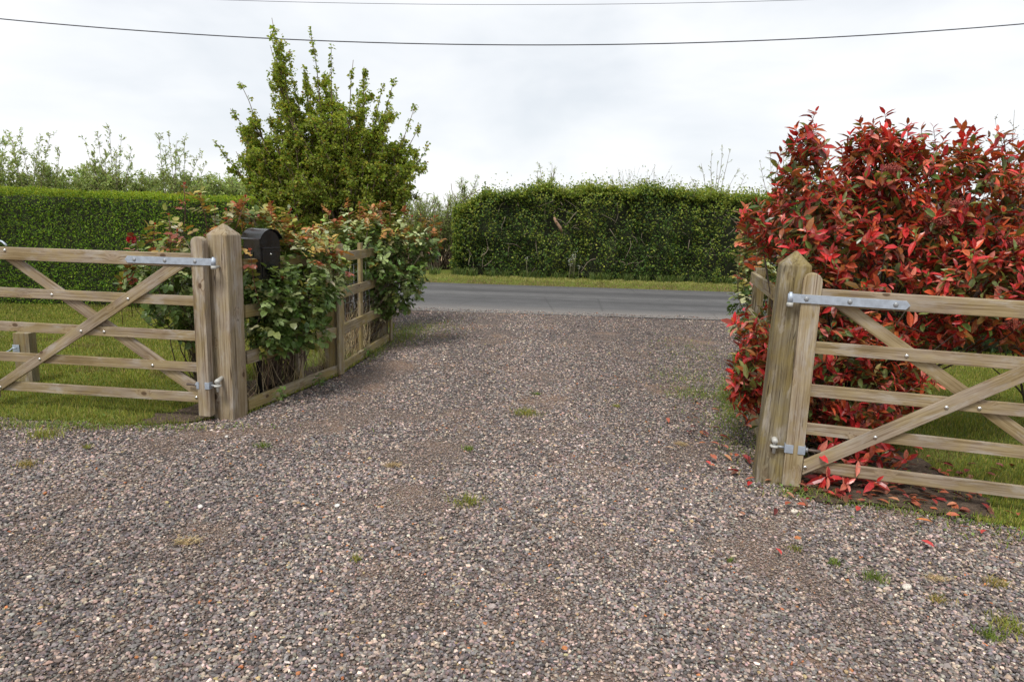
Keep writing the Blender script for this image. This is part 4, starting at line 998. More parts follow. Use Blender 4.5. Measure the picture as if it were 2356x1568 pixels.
root = empty('clipped_hedge', (-8, 11.1, 0), 'long flat topped clipped dark green hedge behind the left lawn', 'hedge')
hx0, hx1, hy0, hy1, hz1 = -13.5, -2.9, 10.75, 11.55, 1.80
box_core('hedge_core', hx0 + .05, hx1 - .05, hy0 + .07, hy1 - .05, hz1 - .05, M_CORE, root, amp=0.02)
P, Nn, k = face_pts(hx0, hx1, hy0, hy1, 0.02, hz1, 92000)
P += Nn * (0.05 * vn(P, 1.3, 22) + 0.02 * vn(P, 6, 23) + rng.uniform(-.07, .03, len(P)))[:, None]
n = len(P); D = nrm(Nn * 0.55 + rand_dir(n) * 0.8 + UP * 0.25); Nf = nrm(Nn * 0.6 + rand_dir(n) * 0.6 + UP * 0.3)
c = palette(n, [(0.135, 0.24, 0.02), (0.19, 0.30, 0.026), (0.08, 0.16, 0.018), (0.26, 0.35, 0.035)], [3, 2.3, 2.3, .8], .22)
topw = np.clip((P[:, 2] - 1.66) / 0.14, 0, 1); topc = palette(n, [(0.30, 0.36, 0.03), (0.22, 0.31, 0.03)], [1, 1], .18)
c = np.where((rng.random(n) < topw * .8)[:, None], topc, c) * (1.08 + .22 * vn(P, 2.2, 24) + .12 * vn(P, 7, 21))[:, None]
l = rng.uniform(.025, .05, n)
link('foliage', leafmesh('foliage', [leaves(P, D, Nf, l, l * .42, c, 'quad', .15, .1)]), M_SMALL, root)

# ------------------------------------------------------------------ roadside hedge (far)
root = empty('roadside_hedge', (4, 20, 0), 'shaggy ivy grown hedge along the far side of the road', 'hedge')
fx0, fx1, fy0, fy1 = -1.72, 17.0, 18.75, 20.4
def fh(x): return 2.27 + 0.28 * np.exp(-((x - 3.6) / 1.5) ** 2) + 0.08 * np.sin(x * 1.3) - 0.45 * np.exp(-((x + 1.9) / .8) ** 2) - 0.25 * np.clip(x - 6.5, 0, 3) * 0
P, Nn, k = face_pts(fx0, fx1, fy0, fy1, 0.03, 1.0, 140000)
P[:, 2] *= fh(P[:, 0])
bulge = 0.24 * vn(P, 0.9, 25) + 0.19 * vn(P, 2.4, 26) + 0.06 * vn(P, 6.5, 27)
P += Nn * (bulge * np.where(k == 1, .4, 1) + np.where(k == 1, .10 * np.abs(vn(P, 5, 29)), 0) - np.abs(rng.normal(0, .10, len(P))) * (k != 1) + np.where(k == 1, rng.exponential(.07, len(P)) - .08, 0))[:, None]
# hollows in the face are left thin
hol = vn(P, 1.7, 28) + 0.6 * vn(P, 4.5, 30)
keep = (hol > -0.55) | (rng.random(len(P)) < .16) | (k == 1); P, Nn, k = P[keep], Nn[keep], k[keep]; n = len(P)
Nout = nrm(Nn + [0, -.25, .1])
D = nrm(Nout * 0.5 + rand_dir(n) * 0.9); Nf = nrm(Nout * .5 + rand_dir(n) * .7 + UP * .5)
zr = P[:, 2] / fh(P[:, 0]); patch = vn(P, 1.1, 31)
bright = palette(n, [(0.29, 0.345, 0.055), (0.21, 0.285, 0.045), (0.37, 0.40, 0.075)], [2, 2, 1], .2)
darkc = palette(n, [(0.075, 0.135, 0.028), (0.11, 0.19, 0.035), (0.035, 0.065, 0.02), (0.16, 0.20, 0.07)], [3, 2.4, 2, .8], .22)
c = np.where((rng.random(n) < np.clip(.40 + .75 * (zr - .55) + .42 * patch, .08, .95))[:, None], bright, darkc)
l = rng.uniform(.04, .08, n)
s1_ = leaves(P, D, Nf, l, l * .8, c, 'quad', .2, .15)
# loose sprays above the top
nb = 520; xb = rng.uniform(fx0 + .3, fx1, nb); w = .12 + .38 * np.exp(-((xb - 3.6) / 1.6) ** 2)
b0 = np.stack([xb, rng.uniform(fy0, fy1, nb), fh(xb) - .05], 1); b1 = b0 + nrm(rand_dir(nb) * .5 + UP) * (rng.uniform(.3, 1.1, nb) * w * 1.6)[:, None]
Q, Dd, tt = along(b0, b1, 9); nq = len(Q); l = rng.uniform(.025, .05, nq)
s2_ = leaves(Q + rand_dir(nq) * .02, nrm(Dd * .4 + rand_dir(nq)), nrm(UP + rand_dir(nq)), l, l * .6, palette(nq, [(0.20, 0.24, 0.04), (0.14, 0.2, .035)], [1, 1], .2), 'quad')
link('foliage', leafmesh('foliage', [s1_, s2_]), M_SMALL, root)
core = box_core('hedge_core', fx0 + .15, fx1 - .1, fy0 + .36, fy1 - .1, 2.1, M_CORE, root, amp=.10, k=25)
cv = np.empty(len(core.data.vertices) * 3); core.data.vertices.foreach_get('co', cv); cv = cv.reshape(-1, 3); cv[:, 2] *= (fh(cv[:, 0]) + .0) / 2.1; core.data.vertices.foreach_set('co', cv.ravel())
nb2 = 150; tx = rng.uniform(fx0, fx1 - 4, nb2); p = np.stack([tx, np.full(nb2, fy0 + .06), rng.uniform(.4, 2.2, nb2)], 1)
q = p + rand_dir(nb2) * rng.uniform(.2, .7, (nb2, 1)) * [1, .25, 1]
tbx = merge(tube_batch(curve_paths(p, q, 5, .15), rng.uniform(.004, .011, (nb2, 1)) * np.ones((1, 5)), 4), tube_batch(np.stack([b0, b0 * .5 + b1 * .5, b1], 1), np.full((nb, 3), .003), 3))
tag(link('twigs', npmesh('twigs', *tbx, None, True), mat_plain('grey twig', (0.22, 0.175, 0.125), .9), root), kind='stuff')
pipe('broken_branch', [(1.02, 18.6, 1.72), (1.08, 18.6, 1.6), (1.19, 18.6, 1.46), (1.25, 18.65, 1.34)], [.028, .04, .045, .03], mat_plain('broken wood', (0.33, 0.20, 0.13), .9), root, 7)

# ------------------------------------------------------------------ shrubs and saplings across the road
def wispy(name, loc, tips, n_leaf, label, cat, group, colr, L=.05, asp=.45, r0=.02, bases=None, side=.35, mat=M_SMALL, droop=0, stemmat=M_BARK):
    root = empty(name, loc, label, cat, group)
    T = np.array(tips, float); n = len(T)
    P0 = np.array(loc) + rng.normal(0, .18, (n, 3)) * [1, 1, 0]
    if bases is not None: P0 = np.array(bases)
    k = 8; t = np.linspace(0, 1, k)[None, :, None]
    mid = P0 * .5 + T * .5; mid[:, :2] = P0[:, :2] * .6 + T[:, :2] * .4
    S = P0[:, None] * (1 - t) ** 2 + 2 * mid[:, None] * t * (1 - t) + T[:, None] * t ** 2
    S += rand_dir(n)[:, None] * np.sin(np.pi * 2 * t) * .05
    rr = np.repeat((r0 * (1 - t[..., 0]) + .004), n, 0)
    m = max(3, n_leaf // (n * 6)); tw0, tw1 = [], []
    for i in range(n):
        tt = rng.uniform(.3, 1, m); idx = np.clip((tt * (k - 1)).astype(int), 0, k - 2); fr = (tt * (k - 1) - idx)[:, None]
        q = S[i, idx] * (1 - fr) + S[i, idx + 1] * fr; dl = nrm(S[i, idx + 1] - S[i, idx])
        d = nrm(dl * .8 + rand_dir(m) * .85 + UP * .15); tw0.append(q); tw1.append(q + d * (rng.uniform(.4, 1, m) * side * (1.25 - .8 * tt))[:, None])
    tw0 = np.concatenate(tw0); tw1 = np.concatenate(tw1)
    tb = merge(tube_batch(S, rr, 5), tube_batch(np.stack([tw0, (tw0 + tw1) / 2, tw1], 1), np.full((len(tw0), 3), .004), 3))
    link('stems', npmesh('stems', *tb, None, True), stemmat, root)
    Q, Dd, tt = along(tw0, tw1, 6); nq = len(Q)
    l = L * rng.uniform(.6, 1.2, nq); D = nrm(Dd * .8 + rand_dir(nq) * .8 - UP * droop)
    link('foliage', leafmesh('foliage', [leaves(Q + rand_dir(nq) * .015, D, nrm(UP + rand_dir(nq)), l, l * asp, palette(nq, *colr, .2), 'quad')]), mat, root)
    return root
OL = ([(0.33, 0.42, 0.14), (0.41, 0.49, 0.19), (0.24, 0.32, 0.10)], [2, 2, 1])
GY = ([(0.40, 0.49, 0.19), (0.33, 0.43, 0.14), (0.47, 0.54, 0.24)], [2, 2, 1])
def mound(x, y, rx, zl, zh, n):
    a = rng.uniform(-1, 1, n); return np.stack([x + rx * a, y + rng.uniform(-.7, .7, n), rng.uniform(zl, zh, n) - .25 * a * a], 1)
scr = [(-17.0, 22.0, 1.5, 2.2, 3.9, 'leafy scrub bush at the far left edge, taller than its neighbour'), (-14.8, 22.2, 1.2, 1.9, 2.7, 'low rounded scrub bush second from the left above the clipped hedge'),
       (-12.9, 22.0, 1.2, 1.9, 2.9, 'scrub bush under the tall bare saplings above the clipped hedge'), (-11.0, 22.3, 1.2, 1.9, 2.7, 'scrub bush in the middle of the row above the clipped hedge'),
       (-9.2, 22.0, 1.1, 1.9, 2.6, 'fine twigged scrub bush left of the small tree'), (-7.4, 22.2, 1.2, 1.8, 2.65, 'fine twigged scrub bush partly behind the small tree'), (-5.6, 22.2, 1.2, 1.6, 2.4, 'scrub bush hidden behind the small tree crown')]
for i, (x, y, rx, zl, zh, lb) in enumerate(scr):
    wispy('scrub_bush', (x, y, 0), mound(x, y, rx, zl, zh + .05, 95), 30000, lb, 'bush', 'scrub bushes across the road on the left', OL if i % 2 else GY, L=.10, asp=.45, side=.6, r0=.008,
          bases=np.stack([x + rng.uniform(-rx, rx, 95), y + rng.uniform(-.4, .4, 95), np.zeros(95)], 1), stemmat=M_GREENSTEM)
sap = [(-14.7, 21.5, [(-15.3, 3.5), (-14.9, 3.7), (-14.4, 3.6), (-14.1, 3.75), (-14.6, 3.2)], 'thin sapling standing leftmost above the clipped hedge'),
       (-12.6, 21.5, [(-13.4, 3.6), (-12.9, 3.85), (-12.4, 4.0), (-12.0, 3.7), (-11.6, 3.35), (-12.8, 3.3), (-13.1, 3.2)], 'tallest thin sapling above the middle of the clipped hedge'),
       (-10.4, 21.5, [(-10.9, 3.8), (-10.5, 3.9), (-10.1, 3.7), (-9.8, 3.3), (-10.7, 3.4), (-9.4, 3.1)], 'leafy sapling nearest the small tree above the clipped hedge')]
for x, y, tp, lb in sap:
    T = [(a + rng.normal(0, .1), y + rng.uniform(-.4, .4), z) for a, z in tp] + [(a + rng.uniform(-.35, .35), y + rng.uniform(-.4, .4), z - rng.uniform(.2, .8)) for a, z in tp]
    wispy('sapling', (x, y, 0), T, 2300, lb, 'sapling', 'saplings across the road on the left', OL, L=.085, asp=.45, side=.5, r0=.010)
# willowy shrubs in the gap between tree and roadside hedge
for x, y, rx, zh, lb, n in ((-2.75, 20.4, .55, 2.3, 'feathery green willow bush beside the small tree', 150), (-1.85, 20.8, .6, 2.4, 'feathery willow bush at the left end of the roadside hedge', 130)):
    T = mound(x, y, rx, zh - .9, zh, n)
    wispy('willow_bush', (x, y, 0), T, 11000, lb, 'bush', 'willow bushes in the hedge gap', ([(0.34, 0.45, 0.13), (0.40, 0.50, 0.17), (0.22, 0.32, 0.09)], [2, 1.5, 1]), L=.085, asp=.2, side=.42, r0=.013,
          bases=np.stack([x + rng.uniform(-rx, rx, n), y + rng.uniform(-.4, .4, n), np.zeros(n)], 1), droop=-.3)
for x, zt, lb in ((-1.35, 2.95, 'lone twiggy sprig above the left end of the roadside hedge'), (.95, 3.25, 'feathery sprig leaning out of the roadside hedge top')):
    wispy('willow_sprig', (x - .2, 20.2, 1.8), [(x + rng.uniform(-.4, .25), 20.2, zt - rng.uniform(0, .5)) for _ in range(9)], 700, lb, 'sapling', None, GY, L=.08, asp=.2, side=.22, r0=.010,
          bases=[(x - .2 + rng.uniform(-.1, .1), 20.2, 1.8)] * 9)
wispy('bare_sapling', (6.1, 21.5, 1.5), [(x, 21.5, z) for x, z in ((5.6, 3.5), (5.9, 3.9), (6.2, 4.05), (6.45, 3.95), (6.8, 3.4), (5.3, 3.1), (7.0, 3.2), (6.1, 3.5))], 420, 'thin nearly bare sapling rising left of the red shrub', 'sapling', None, OL, L=.05, side=.35, r0=.010, bases=[(6.2 + rng.uniform(-.1, .1), 21.5, 1.5)] * 8)
wispy('bare_sapling', (7.6, 21.0, 1.5), [(x, 21.0, z) for x, z in ((7.2, 3.6), (7.5, 3.85), (7.9, 3.9), (8.2, 4.1), (8.6, 3.9))], 420, 'thin sapling partly behind the left shoulder of the red shrub', 'sapling', None, OL, L=.05, side=.35, r0=.010, bases=[(7.8 + rng.uniform(-.1, .1), 21.0, 1.5)] * 5)
wispy('bare_sapling', (13.6, 19.5, 1.2), [(x, 19.5, z) for x, z in ((12.6, 4.3), (13.0, 4.8), (13.5, 5.0), (14.0, 5.1), (14.5, 4.9), (13.3, 4.4), (14.2, 4.4))], 700, 'thin brownish sapling at the right edge above the red shrub', 'sapling', None, ([(0.2, 0.13, 0.06), (0.16, 0.15, 0.06)], [1, 1]), L=.06, side=.5, r0=.015, bases=[(13.8 + rng.uniform(-.1, .1), 19.5, 1.2)] * 7)
# dark evergreen behind the red shrub
root = empty('evergreen_hedge', (6.5, 9.6, 0), 'dark evergreen hedge glimpsed behind the red shrub', 'hedge')
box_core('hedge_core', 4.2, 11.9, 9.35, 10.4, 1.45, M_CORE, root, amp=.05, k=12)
P, Nn, k = face_pts(4.0, 12.0, 9.2, 10.5, 0.02, 1.55, 26000)
P += Nn * (.10 * vn(P, 1.5, 14) + rng.uniform(-.1, .05, len(P)))[:, None]; n = len(P); l = rng.uniform(.04, .07, n)
link('foliage', leafmesh('foliage', [leaves(P, nrm(Nn * .5 + rand_dir(n)), nrm(Nn + UP * .5 + rand_dir(n) * .5), l, l * .5, palette(n, [(0.035, 0.07, 0.018), (0.06, 0.11, 0.025)], [1, 1], .2), 'quad')]), M_SMALL, root)

# ------------------------------------------------------------------ grass
def blades(x, y, z, h, w, c, lean=.35):
    n = len(x); a = rng.uniform(0, 6.28, n); S = np.stack([np.cos(a), np.sin(a), 0 * a], 1) * (w / 2)[:, None]
    P = np.stack([x, y, z], 1); ln = rand_dir(n) * [1, 1, 0] * (h * lean)[:, None]
    mid = P + ln * .35 + UP * (h * .6)[:, None]; tip = P + ln + UP * h[:, None] * .95
    V = np.stack([P - S, P + S, mid + S * .7, mid - S * .7, tip], 1)
    lo, st = multi([(0, 1, 2, 3), (3, 2, 4)], 5, n)
    return V.reshape(-1, 3), lo, st, np.repeat(c, 5, 0)
GR = [(0.21, 0.25, 0.036), (0.28, 0.295, 0.05), (0.37, 0.34, 0.08), (0.12, 0.17, 0.025), (0.38, 0.29, 0.12)]
def lawn_grass(name, test, x0, x1, y0, y1, dens, h0, zoff, shade=None):
    sets = []
    for (a, b) in zip(np.linspace(y0, y1, 6)[:-1], np.linspace(y0, y1, 6)[1:]):
        m = (a + b) / 2; n = int((x1 - x0) * (b - a) * dens * min(1, 6.5 / m) ** 1.3); x = rng.uniform(x0, x1, n); y = rng.uniform(a, b, n)
        k = test(x, y) & (np.abs(x) < .80 * y + 1.0); x, y = x[k], y[k]; n = len(x)
        P = np.stack([x, y, 0 * x], 1); q = vn(P, 1.6, 33)
        h = rng.uniform(.5, 1.2, n) * h0 * (1 + .35 * vn(P, 3.3, 34)); c = palette(n, GR, [3, 3, 2.0, 2, .8], .2) * (1 + .18 * q)[:, None]
        br = (vn(P, 2.6, 35) > .55) & (rng.random(n) < .6); c[br] = palette(br.sum(), [(0.20, 0.15, 0.055), (0.22, 0.19, 0.07)], [1, 1], .2)
        w = rng.uniform(.003, .0055, n) * max(1, m / 5.5)
        sets.append(blades(x, y, gz(x, y) + zoff(x, y), h, w, c))
    n = 9000; x = rng.uniform(x0, x1, n); y = (yl(x) if x0 < 0 else yr(x)) + np.abs(rng.normal(0, .16, n)) - .03
    if x0 < 0: m = rng.random(n) < .12; x[m] = rng.normal(-4.5, .28, m.sum()); y[m] = rng.normal(5.95, .1, m.sum())
    k = (test(x, y)) & ((x < 0) | (x > 2.85)) & (vn(np.stack([x, y, 0 * x], 1), 3.0, 39) > -.35) & (np.abs(x) < .8 * y + 1); x, y = x[k], y[k]; n = len(x)
    sets.append(blades(x, y, gz(x, y) + .008, rng.uniform(.03, .085, n), rng.uniform(.003, .0055, n), palette(n, GR, [3, 3, 2, 2, 1.2], .2), .8))
    o = link(name, leafmesh(name, sets), M_GRASS); return o
zl_ = lambda x, y: .012 + 0.05 * np.clip((y - 6) / 5, 0, 1)
tag(lawn_grass('grass', lambda x, y: in_left(x, y, -.03) & ~(in_soil(x, y) & (rng.random(len(x)) < .93)), -12, -1.5, 4.8, 10.85, 6500, .036, zl_), kind='stuff', label='short mown grass of the left lawn')
tag(lawn_grass('grass', lambda x, y: in_right(x, y, -.03) & ~(in_soil(x, y) & (rng.random(len(x)) < .97)), 1.7, 10, 2.4, 9.4, 6000, .036, lambda x, y: .012 + 0 * x), kind='stuff', label='short mown grass of the right lawn')
# verge across the road
n = 60000; x = rng.uniform(-16, 17, n); y = 17.25 + rng.random(n) ** 1.3 * 1.6; zz = -0.05 + 0.13 * np.clip((y - 17.2) / .5, 0, 1)
P = np.stack([x, y, 0 * x], 1); c = palette(n, [(0.36, 0.35, 0.10), (0.28, 0.30, 0.07), (0.44, 0.38, 0.17)], [2, 2, 1], .2)
ed = (y < 17.62 + .12 * vn(P, 2, 36)); c[ed] = palette(ed.sum(), [(0.33, 0.25, 0.12), (0.22, 0.16, 0.08), (0.22, 0.23, 0.06)], [2, 1, 1], .2)
tag(link('verge_grass', leafmesh('verge_grass', [blades(x, y, zz, rng.uniform(.02, .055, n) * (1 + .5 * vn(P, 3, 37)), rng.uniform(.008, .016, n), c, .5)]), M_GRASS), kind='stuff', label='grass of the verge across the road')
# longer weeds under the roadside hedge
n = 9000; x = rng.uniform(-3.5, 17, n); y = rng.uniform(18.45, 18.8, n); c = palette(n, [(0.10, 0.15, 0.03), (0.07, 0.11, 0.025), (0.16, 0.19, 0.05)], [1, 1, 1], .2)
k = vn(np.stack([x, y, 0 * x], 1), 1.5, 38) > -.1; x, y, c = x[k], y[k], c[k]; n = len(x)
tag(link('undergrowth', leafmesh('undergrowth', [blades(x, y, 0 * x + .05, rng.uniform(.12, .30, n), rng.uniform(.015, .03, n), c, .6)]), M_GRASS), kind='stuff', label='weeds at the foot of the roadside hedge')
# cow parsley heads
root = empty('white_wildflowers', (1.5, 18.4, 0.06), 'white flowering wild plant at the foot of the roadside hedge', 'wildflower')
Pf = np.array([(x, 18.4 + rng.uniform(-.08, .08), z) for x, z in ((1.55, .72), (1.48, .62), (1.62, .78), (1.5, .48), (1.75, .46), (.35, .62), (1.58, .66))]); 
for hd in Pf:
    b_ = hd * [1, 1, 0] + [0, .1, .05]
    link('stalk', tube_mesh('stalk', curve_paths(b_[None], hd[None], 5, .05), np.full((1, 5), .006), 4), M_GREENSTEM, root)
    Q = hd + rng.normal(0, .028, (12, 3)); A = rand_dir(12)
    link('flower', leafmesh('flower', [leaves(Q, A, perp(A), .022, .02, palette(12, [(0.75, 0.75, 0.72)], [1], .05), 'quad')]), M_LEAF, root)
# dry stalks behind the left fence
n = 1000; t = rng.random(n); yy = rng.uniform(5.6, 9.2, n); yy = yy[(np.abs(yy - 6.55) > .27) & ((yy > 6.1) | (rng.random(n) < .35))]; n = len(yy); xx = xfl(yy) - rng.uniform(.06, .38, n)
p0 = np.stack([xx, yy, 0 * xx], 1); L_ = rng.uniform(.25, .75, n); d = nrm(np.stack([rng.normal(.1, .35, n), rng.normal(0, .55, n), np.full(n, .9)], 1)); p1 = p0 + d * L_[:, None]
p1[:, 0] = np.minimum(p1[:, 0], xfl(np.clip(p1[:, 1], 5, 12)) - .045)
V, lo, st = tube_batch(curve_paths(p0, p1, 5, .12), rng.uniform(.0012, .003, (n, 1)) * np.linspace(1, .4, 5)[None], 3)
C = np.repeat(palette(n, [(0.40, 0.31, 0.17), (0.28, 0.20, 0.11), (0.50, 0.42, 0.26), (0.12, 0.08, 0.05)], [2, 2, 1, 1], .15), 15, 0)
tag(link('dry_grass', npmesh('dry_grass', V, lo, st, C), M_DRY), kind='stuff', label='dead straw coloured stalks behind the left rail fence')
# weeds creeping into the edges of the drive
def weedpts(n, cx, cy, sx, sy, rot=0):
    a, b = rng.normal(0, sx, n), rng.normal(0, sy, n); c_, s_ = math.cos(rot), math.sin(rot); return cx + a * c_ - b * s_, cy + a * s_ + b * c_
ws = []
for (cx, cy, sx, sy, rot, n) in ((2.05, 6.2, .06, .45, -.25, 500), (1.80, 6.45, .14, .12, 0, 150), (1.95, 7.1, .25, .3, 0, 170), (2.35, 8.5, .3, .7, 0, 200), (1.75, 5.1, .12, .5, 0, 260), (2.0, 3.9, .20, .035, -.35, 90), (1.86, 4.02, .10, .04, 0, 110),
                               (2.6, 3.68, .3, .05, -.45, 130), (-3.2, 4.85, .5, .05, .1, 300), (-1.5, 9.3, .15, .45, 0, 450), (-1.35, 9.9, .3, .5, 0, 350), (-1.62, 8.1, .05, .3, 0, 160), (-3.7, 4.95, .5, .08, 0, 350), (3.3, 3.25, .4, .08, -.3, 420)):
    n = int(n * 1.8); x, y = weedpts(n, cx, cy, sx, sy, rot); h = rng.uniform(.018, .055, n)
    ws.append(blades(x, y, gz(x, y) + .008, h, rng.uniform(.003, .007, n), palette(n, [(0.17, 0.25, 0.035), (0.26, 0.29, 0.06), (0.36, 0.30, 0.10)], [2, 2, .9], .2), .9))
    m = n // 2; x, y = weedpts(m, cx, cy, sx * 1.1, sy * 1.1, rot); A = nrm(rand_dir(m) * [1, 1, .3] + UP * .3); l = rng.uniform(.010, .024, m)
    ws.append(leaves(np.stack([x, y, gz(x, y) + .012 + rng.uniform(0, .02, m)], 1), A, nrm(UP + rand_dir(m) * .5), l, l * .9, palette(m, [(0.13, 0.19, 0.045), (0.18, 0.24, 0.07)], [1, 1], .2), 'quad'))
tag(link('weeds', leafmesh('weeds', ws), M_GRASS), kind='stuff', label='low green weeds creeping along the edges of the drive')

# ------------------------------------------------------------------ single grass tufts in the gravel
tufts = [(-3.28, 4.62, 1.9, 1, 'yellow green grass tuft in gravel below the left gate, largest there'), (-3.68, 4.35, 1.4, 2, 'yellowed grass tuft in gravel at the left edge'), (-2.85, 4.40, .5, 1, 'small grass tuft in gravel left of the left gate post'),
         (-3.0, 4.05, 1.0, 2, 'sparse straw tinted tuft in the gravel at far left'), (-1.72, 4.55, .7, 0, 'green weed rosette in gravel below the left gate post'), (-.22, 3.66, 1.3, 1, 'yellow green tuft low in the middle of the drive'),
         (.14, 5.55, 1.7, 1, 'bright grass tuft highest in the middle of the drive'), (-.28, 4.62, .6, 0, 'small tuft in mid drive above the lower middle tuft'), (.25, 6.2, .5, 0, 'tiny tuft just beyond the bright middle tuft'), (-.7, 3.0, .4, 1, 'tiny sprig in gravel left of centre'),
         (1.74, 2.98, .9, 0, 'spiky green tuft in gravel below the right gate post'), (1.62, 3.12, .55, 0, 'small green tuft beside the red fallen leaf'), (2.12, 2.62, 1.2, 1, 'broad green tuft at lower right of the gravel'), (2.0, 2.55, .8, 0, 'green tuft just left of the broad lower right tuft'),
         (2.46, 2.78, .9, 2, 'straw tinted tuft at the right edge of the gravel'), (2.3, 2.96, .8, 2, 'straw tinted tuft near the right lawn edge'), (2.32, 2.14, 1.6, 1, 'yellow green tuft in the bottom right corner'), (1.95, 2.82, .6, 2, 'withered tuft in lower right gravel'),
         (1.48, 3.25, .5, 1, 'small pale tuft left of the spiky green tuft'), (2.55, 2.5, .6, 1, 'small tuft at the right edge beside the curved twig'), (1.1, 3.1, .3, 0, 'minute sprig right of the drive centre'), (.95, 5.9, .5, 1, 'small tuft on the right half of the drive')]
for i, (x, y, s, kd, lb) in enumerate(tufts):
    n = int(110 * s); a = rng.normal(0, .036 * s, n); b = rng.normal(0, .028 * s, n)
    cs = [[(0.13, 0.20, 0.03), (0.18, 0.24, 0.04)], [(0.25, 0.27, 0.045), (0.20, 0.24, 0.04), (0.32, 0.28, 0.07)], [(0.36, 0.27, 0.09), (0.24, 0.23, 0.05), (0.40, 0.30, 0.12)]][kd]
    z = gz(np.array([x]), np.array([y]))[0] + .012
    V, lo, st, C = blades(a, b, 0 * a, rng.uniform(.018, .048, n) * (s ** .5), rng.uniform(.003, .0055, n), palette(n, cs, [1] * len(cs), .18), 1.1)
    o = link('grass_tuft', npmesh('grass_tuft', V, lo, st, C), M_GRASS, None, Matrix.Translation((x, y, z))); tag(o, lb, 'grass tuft', 'grass tufts growing through the gravel')
# dry moss / straw clumps
for i, (x, y, s, lb) in enumerate(((-1.55, 3.1, 1.0, 'wisp of pale dry straw on the gravel at left'), (-.75, 4.25, .9, 'flat tan moss clump left of the lower middle tuft'), (2.35, 2.32, 1.4, 'brown moss clump beside the curved twig'), (1.3, 4.9, .8, 'tan dead leaf clump on the right half of the drive'), (2.05, 3.0, .7, 'brown withered moss clump near the right lawn'))):
    n = 70; A = rand_dir(n) * [1, .6, .15]; p0 = rng.normal(0, .022 * s, (n, 3)) * [1.5, .8, 0]; p1 = p0 + nrm(A) * .035 * s + [0, 0, .008]
    V, lo, st = tube_batch(curve_paths(p0, p1, 4, .3), np.full((n, 4), .0012), 3); C = np.repeat(palette(n, [(0.45, 0.34, 0.18), (0.33, 0.24, 0.12)], [1, 1], .15), 12, 0)
    o = link('dry_clump', npmesh('dry_clump', V, lo, st, C), M_DRY, None, Matrix.Translation((x, y, gz(np.array([x]), np.array([y]))[0] + .016))); tag(o, lb, 'dry clump', 'dry clumps lying on the gravel')

# ------------------------------------------------------------------ fallen leaves
fl = [(1.36, 3.22, .8, 0, 'red fallen leaf lying alone on the gravel below the right gate post'), (2.18, 3.36, 1, 0, 'long red fallen leaf at the gravel edge under the right gate'), (2.02, 3.72, .9, 0, 'red fallen leaf at the soil edge under the right gate'),
      (2.30, 3.62, 1, 1, 'orange fallen leaf on the soil edge under the right gate'), (2.52, 3.70, .9, 1, 'orange brown fallen leaf beside the long red one'), (2.62, 3.5, .9, 0, 'red fallen leaf on the shaded grass under the bottom rail'),
      (3.05, 3.62, 1, 1, 'pale orange fallen leaf on the lawn near the right edge'), (2.9, 3.25, .8, 1, 'curled orange fallen leaf where gravel meets the right lawn'), (2.95, 4.35, 1, 1, 'tan fallen leaf on the right lawn behind the second lowest rail'),
      (3.35, 4.55, 1, 2, 'pale buff fallen leaf on the right lawn'), (3.1, 4.9, .9, 0, 'dark red fallen leaf far back on the right lawn'), (2.75, 4.05, 1, 1, 'orange fallen leaf just behind the bottom rail'), (3.2, 4.1, 1, 0, 'crimson fallen leaf behind the bottom rail at right'),
      (1.46, 4.35, 1, 0, 'pink red fallen leaf on gravel left of the right gate post'), (1.38, 4.45, .8, 0, 'small red fallen leaf left of the pink red one'), (1.50, 5.1, .9, 1, 'orange fallen leaf by the foot of the right fence'), (1.42, 4.9, .7, 1, 'faded orange fallen leaf on gravel near the right fence'),
      (1.56, 4.15, .9, 0, 'red fallen leaf touching the base of the right gate post'), (1.95, 4.02, 1, 0, 'bright red fallen leaf in the weeds at the stile foot'), (2.45, 3.95, .9, 1, 'brown orange fallen leaf on bare soil'), (1.2, 4.75, .8, 2, 'tan fallen leaf out on the drive near the right fence')]
FC = [[(0.48, 0.03, 0.03), (0.55, 0.07, 0.06)], [(0.50, 0.17, 0.06), (0.42, 0.12, 0.06)], [(0.50, 0.33, 0.2)]]
for x, y, s, kd, lb in fl:
    a = rng.uniform(0, 6.28); D = np.array([[math.cos(a), math.sin(a), .12]]); l = .085 * s
    V, lo, st, C = leaves(np.zeros((1, 3)), D, nrm(UP[None] + rng.normal(0, .25, (1, 3))), l, l * .4, palette(1, FC[kd], [1] * len(FC[kd]), .08), 'oval', .22, .12)
    o = link('fallen_leaf', npmesh('fallen_leaf', V, lo, st, C), M_LITTER, None, Matrix.Translation((x, y, gz(np.array([x]), np.array([y]))[0] + .034))); tag(o, lb, 'fallen leaf', 'fallen leaves around the right gate')
n = 330; x, y = weedpts(n, 2.35, 4.25, .42, .32); k = in_right(x, y, .0) | ((x < 1.9) & (rng.random(n) < .4)); x, y = x[k], y[k]
x2, y2 = weedpts(60, 2.9, 4.6, .7, .5); x3, y3 = weedpts(28, 1.55, 4.8, .13, .6); x = np.concatenate([x, x2, x3]); y = np.concatenate([y, y2, y3]); n = len(x); a = rng.uniform(0, 6.28, n)
l = rng.uniform(.045, .09, n); V, lo, st, C = leaves(np.stack([x, y, gz(x, y) + .032 + rng.uniform(0, .015, n)], 1), np.stack([np.cos(a), np.sin(a), rng.normal(0, .15, n)], 1), nrm(UP + rand_dir(n) * .4), l, l * .42,
    palette(n, [(0.22, 0.03, 0.025), (0.36, 0.10, 0.05), (0.42, 0.18, 0.09), (0.14, 0.06, 0.035)], [2, 2, 1, 1.5], .2), 'oval', .2, .2)
tag(link('leaf_litter', npmesh('leaf_litter', V, lo, st, C), M_LITTER), kind='stuff', label='litter of dull red and brown leaves under the red shrub')

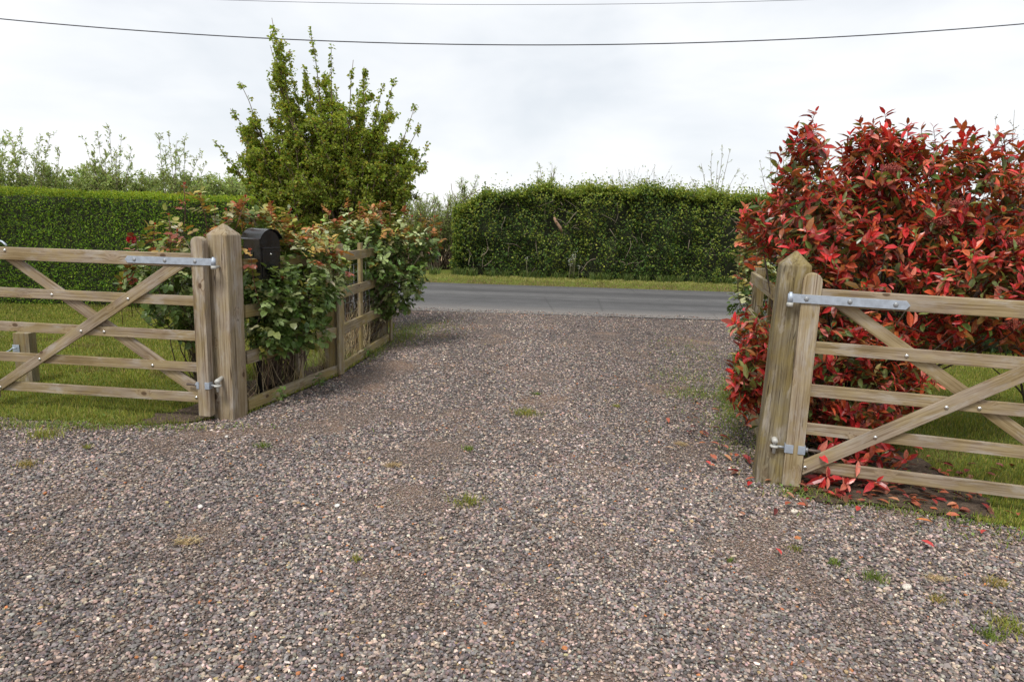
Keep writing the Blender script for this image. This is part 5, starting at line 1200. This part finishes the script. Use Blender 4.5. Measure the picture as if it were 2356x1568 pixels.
# ------------------------------------------------------------------ larger pale stones and twig
for x, y, s, cc, lb in ((1.86, 2.92, .055, (0.62, 0.56, 0.48), 'white stone beside the spiky green tuft'), (1.66, 3.72, .05, (0.62, 0.55, 0.46), 'pale stone below the right gate stile'), (2.42, 2.9, .05, (0.5, 0.48, 0.44), 'rounded pale stone near the right edge of the gravel'),
                     (-2.05, 4.75, .045, (0.6, 0.57, 0.52), 'pale stone on gravel just below the left gate stile'), (-1.68, 3.52, .045, (0.64, 0.6, 0.55), 'white stone in the gravel at left'), (1.25, 2.12, .05, (0.42, 0.30, 0.26), 'pinkish flat stone at the bottom of the drive'), (-.95, 3.6, .035, (0.62, 0.6, 0.56), 'small white stone left of the lower middle tuft'), (-.05, 2.62, .045, (0.40, 0.33, 0.30), 'pinkish pale stone low in the drive centre')):
    V, lo, st, C = stones(np.array([0.]), np.array([0.]), np.array([0.]), np.array([s]), np.array([cc]), (.45, .6))
    bm = bmesh.new(); me = npmesh('pale_stone', V, lo, st, C); bm.from_mesh(me)
    bmesh.ops.bevel(bm, geom=list(bm.edges), offset=s * .06, segments=2, affect='EDGES'); me2 = bpy.data.meshes.new('pale_stone'); bm.to_mesh(me2); bm.free()
    a_ = me2.color_attributes.get('Col') or me2.color_attributes.new('Col', 'FLOAT_COLOR', 'POINT')
    a_.data.foreach_set('color', np.tile([*cc, 1.0], len(a_.data)).astype(np.float32))
    o = link('pale_stone', me2, M_STONE, None, Matrix.Translation((x, y, gz(np.array([x]), np.array([y]))[0] + .016))); tag(o, lb, 'stone', 'larger pale stones on the gravel')
o = pipe('twig', [(2.33, 2.36, .012), (2.36, 2.40, .020), (2.46, 2.395, .016), (2.53, 2.42, .022), (2.56, 2.49, .018), (2.55, 2.56, .016)], [.005, .007, .007, .008, .006, .004], mat_plain('bare twig', (0.33, 0.21, 0.13), .8), None, 7)
tag(o, 'curved bare brown twig on the gravel at lower right', 'twig')

# small leafy weeds at the foot of the left fence
for x, y, h, nl, lb in ((-1.965, 5.62, .17, 26, 'nettle like weed growing through the kickboard near the left gate post'), (-1.78, 6.22, .14, 20, 'small weed at the kickboard midway to the second fence post'), (-1.62, 7.68, .12, 22, 'low weed at the foot of the far fence upright')):
    root = empty('leafy_weed', (x, y, 0), lb, 'weed', 'weeds at the foot of the left fence')
    T = np.array([x, y, 0]) + rng.normal(0, .035, (6, 3)) * [1, 1, 0] + UP * (h * rng.uniform(.6, 1, (6, 1))); P0_ = np.broadcast_to([x - .01, y, 0.0], T.shape)
    link('stalk', tube_mesh('stalk', curve_paths(P0_, T, 5, .1), np.full((6, 5), .0018), 4), M_GREENSTEM, root)
    Q, Dd, tt = along(P0_, T, nl // 4, .3); m = len(Q); D = nrm(perp(Dd) + UP * .2); l = rng.uniform(.025, .05, m)
    link('foliage', leafmesh('foliage', [leaves(Q, D, nrm(UP + rand_dir(m) * .4), l, l * .55, palette(m, [(0.10, 0.19, 0.03), (0.16, 0.26, 0.05)], [1, 1], .15), 'oval', .15, .25)]), M_LEAF, root)

o = pipe('loose_branch', [(-3.02, 5.62, .33), (-2.9, 5.60, .26), (-2.72, 5.58, .22), (-2.5, 5.55, .09), (-2.42, 5.55, .03)], [.010, .009, .008, .006, .005], M_BARK, None, 6)
tag(o, 'bare thorny cane arching down to the lawn behind the left gate', 'branch')
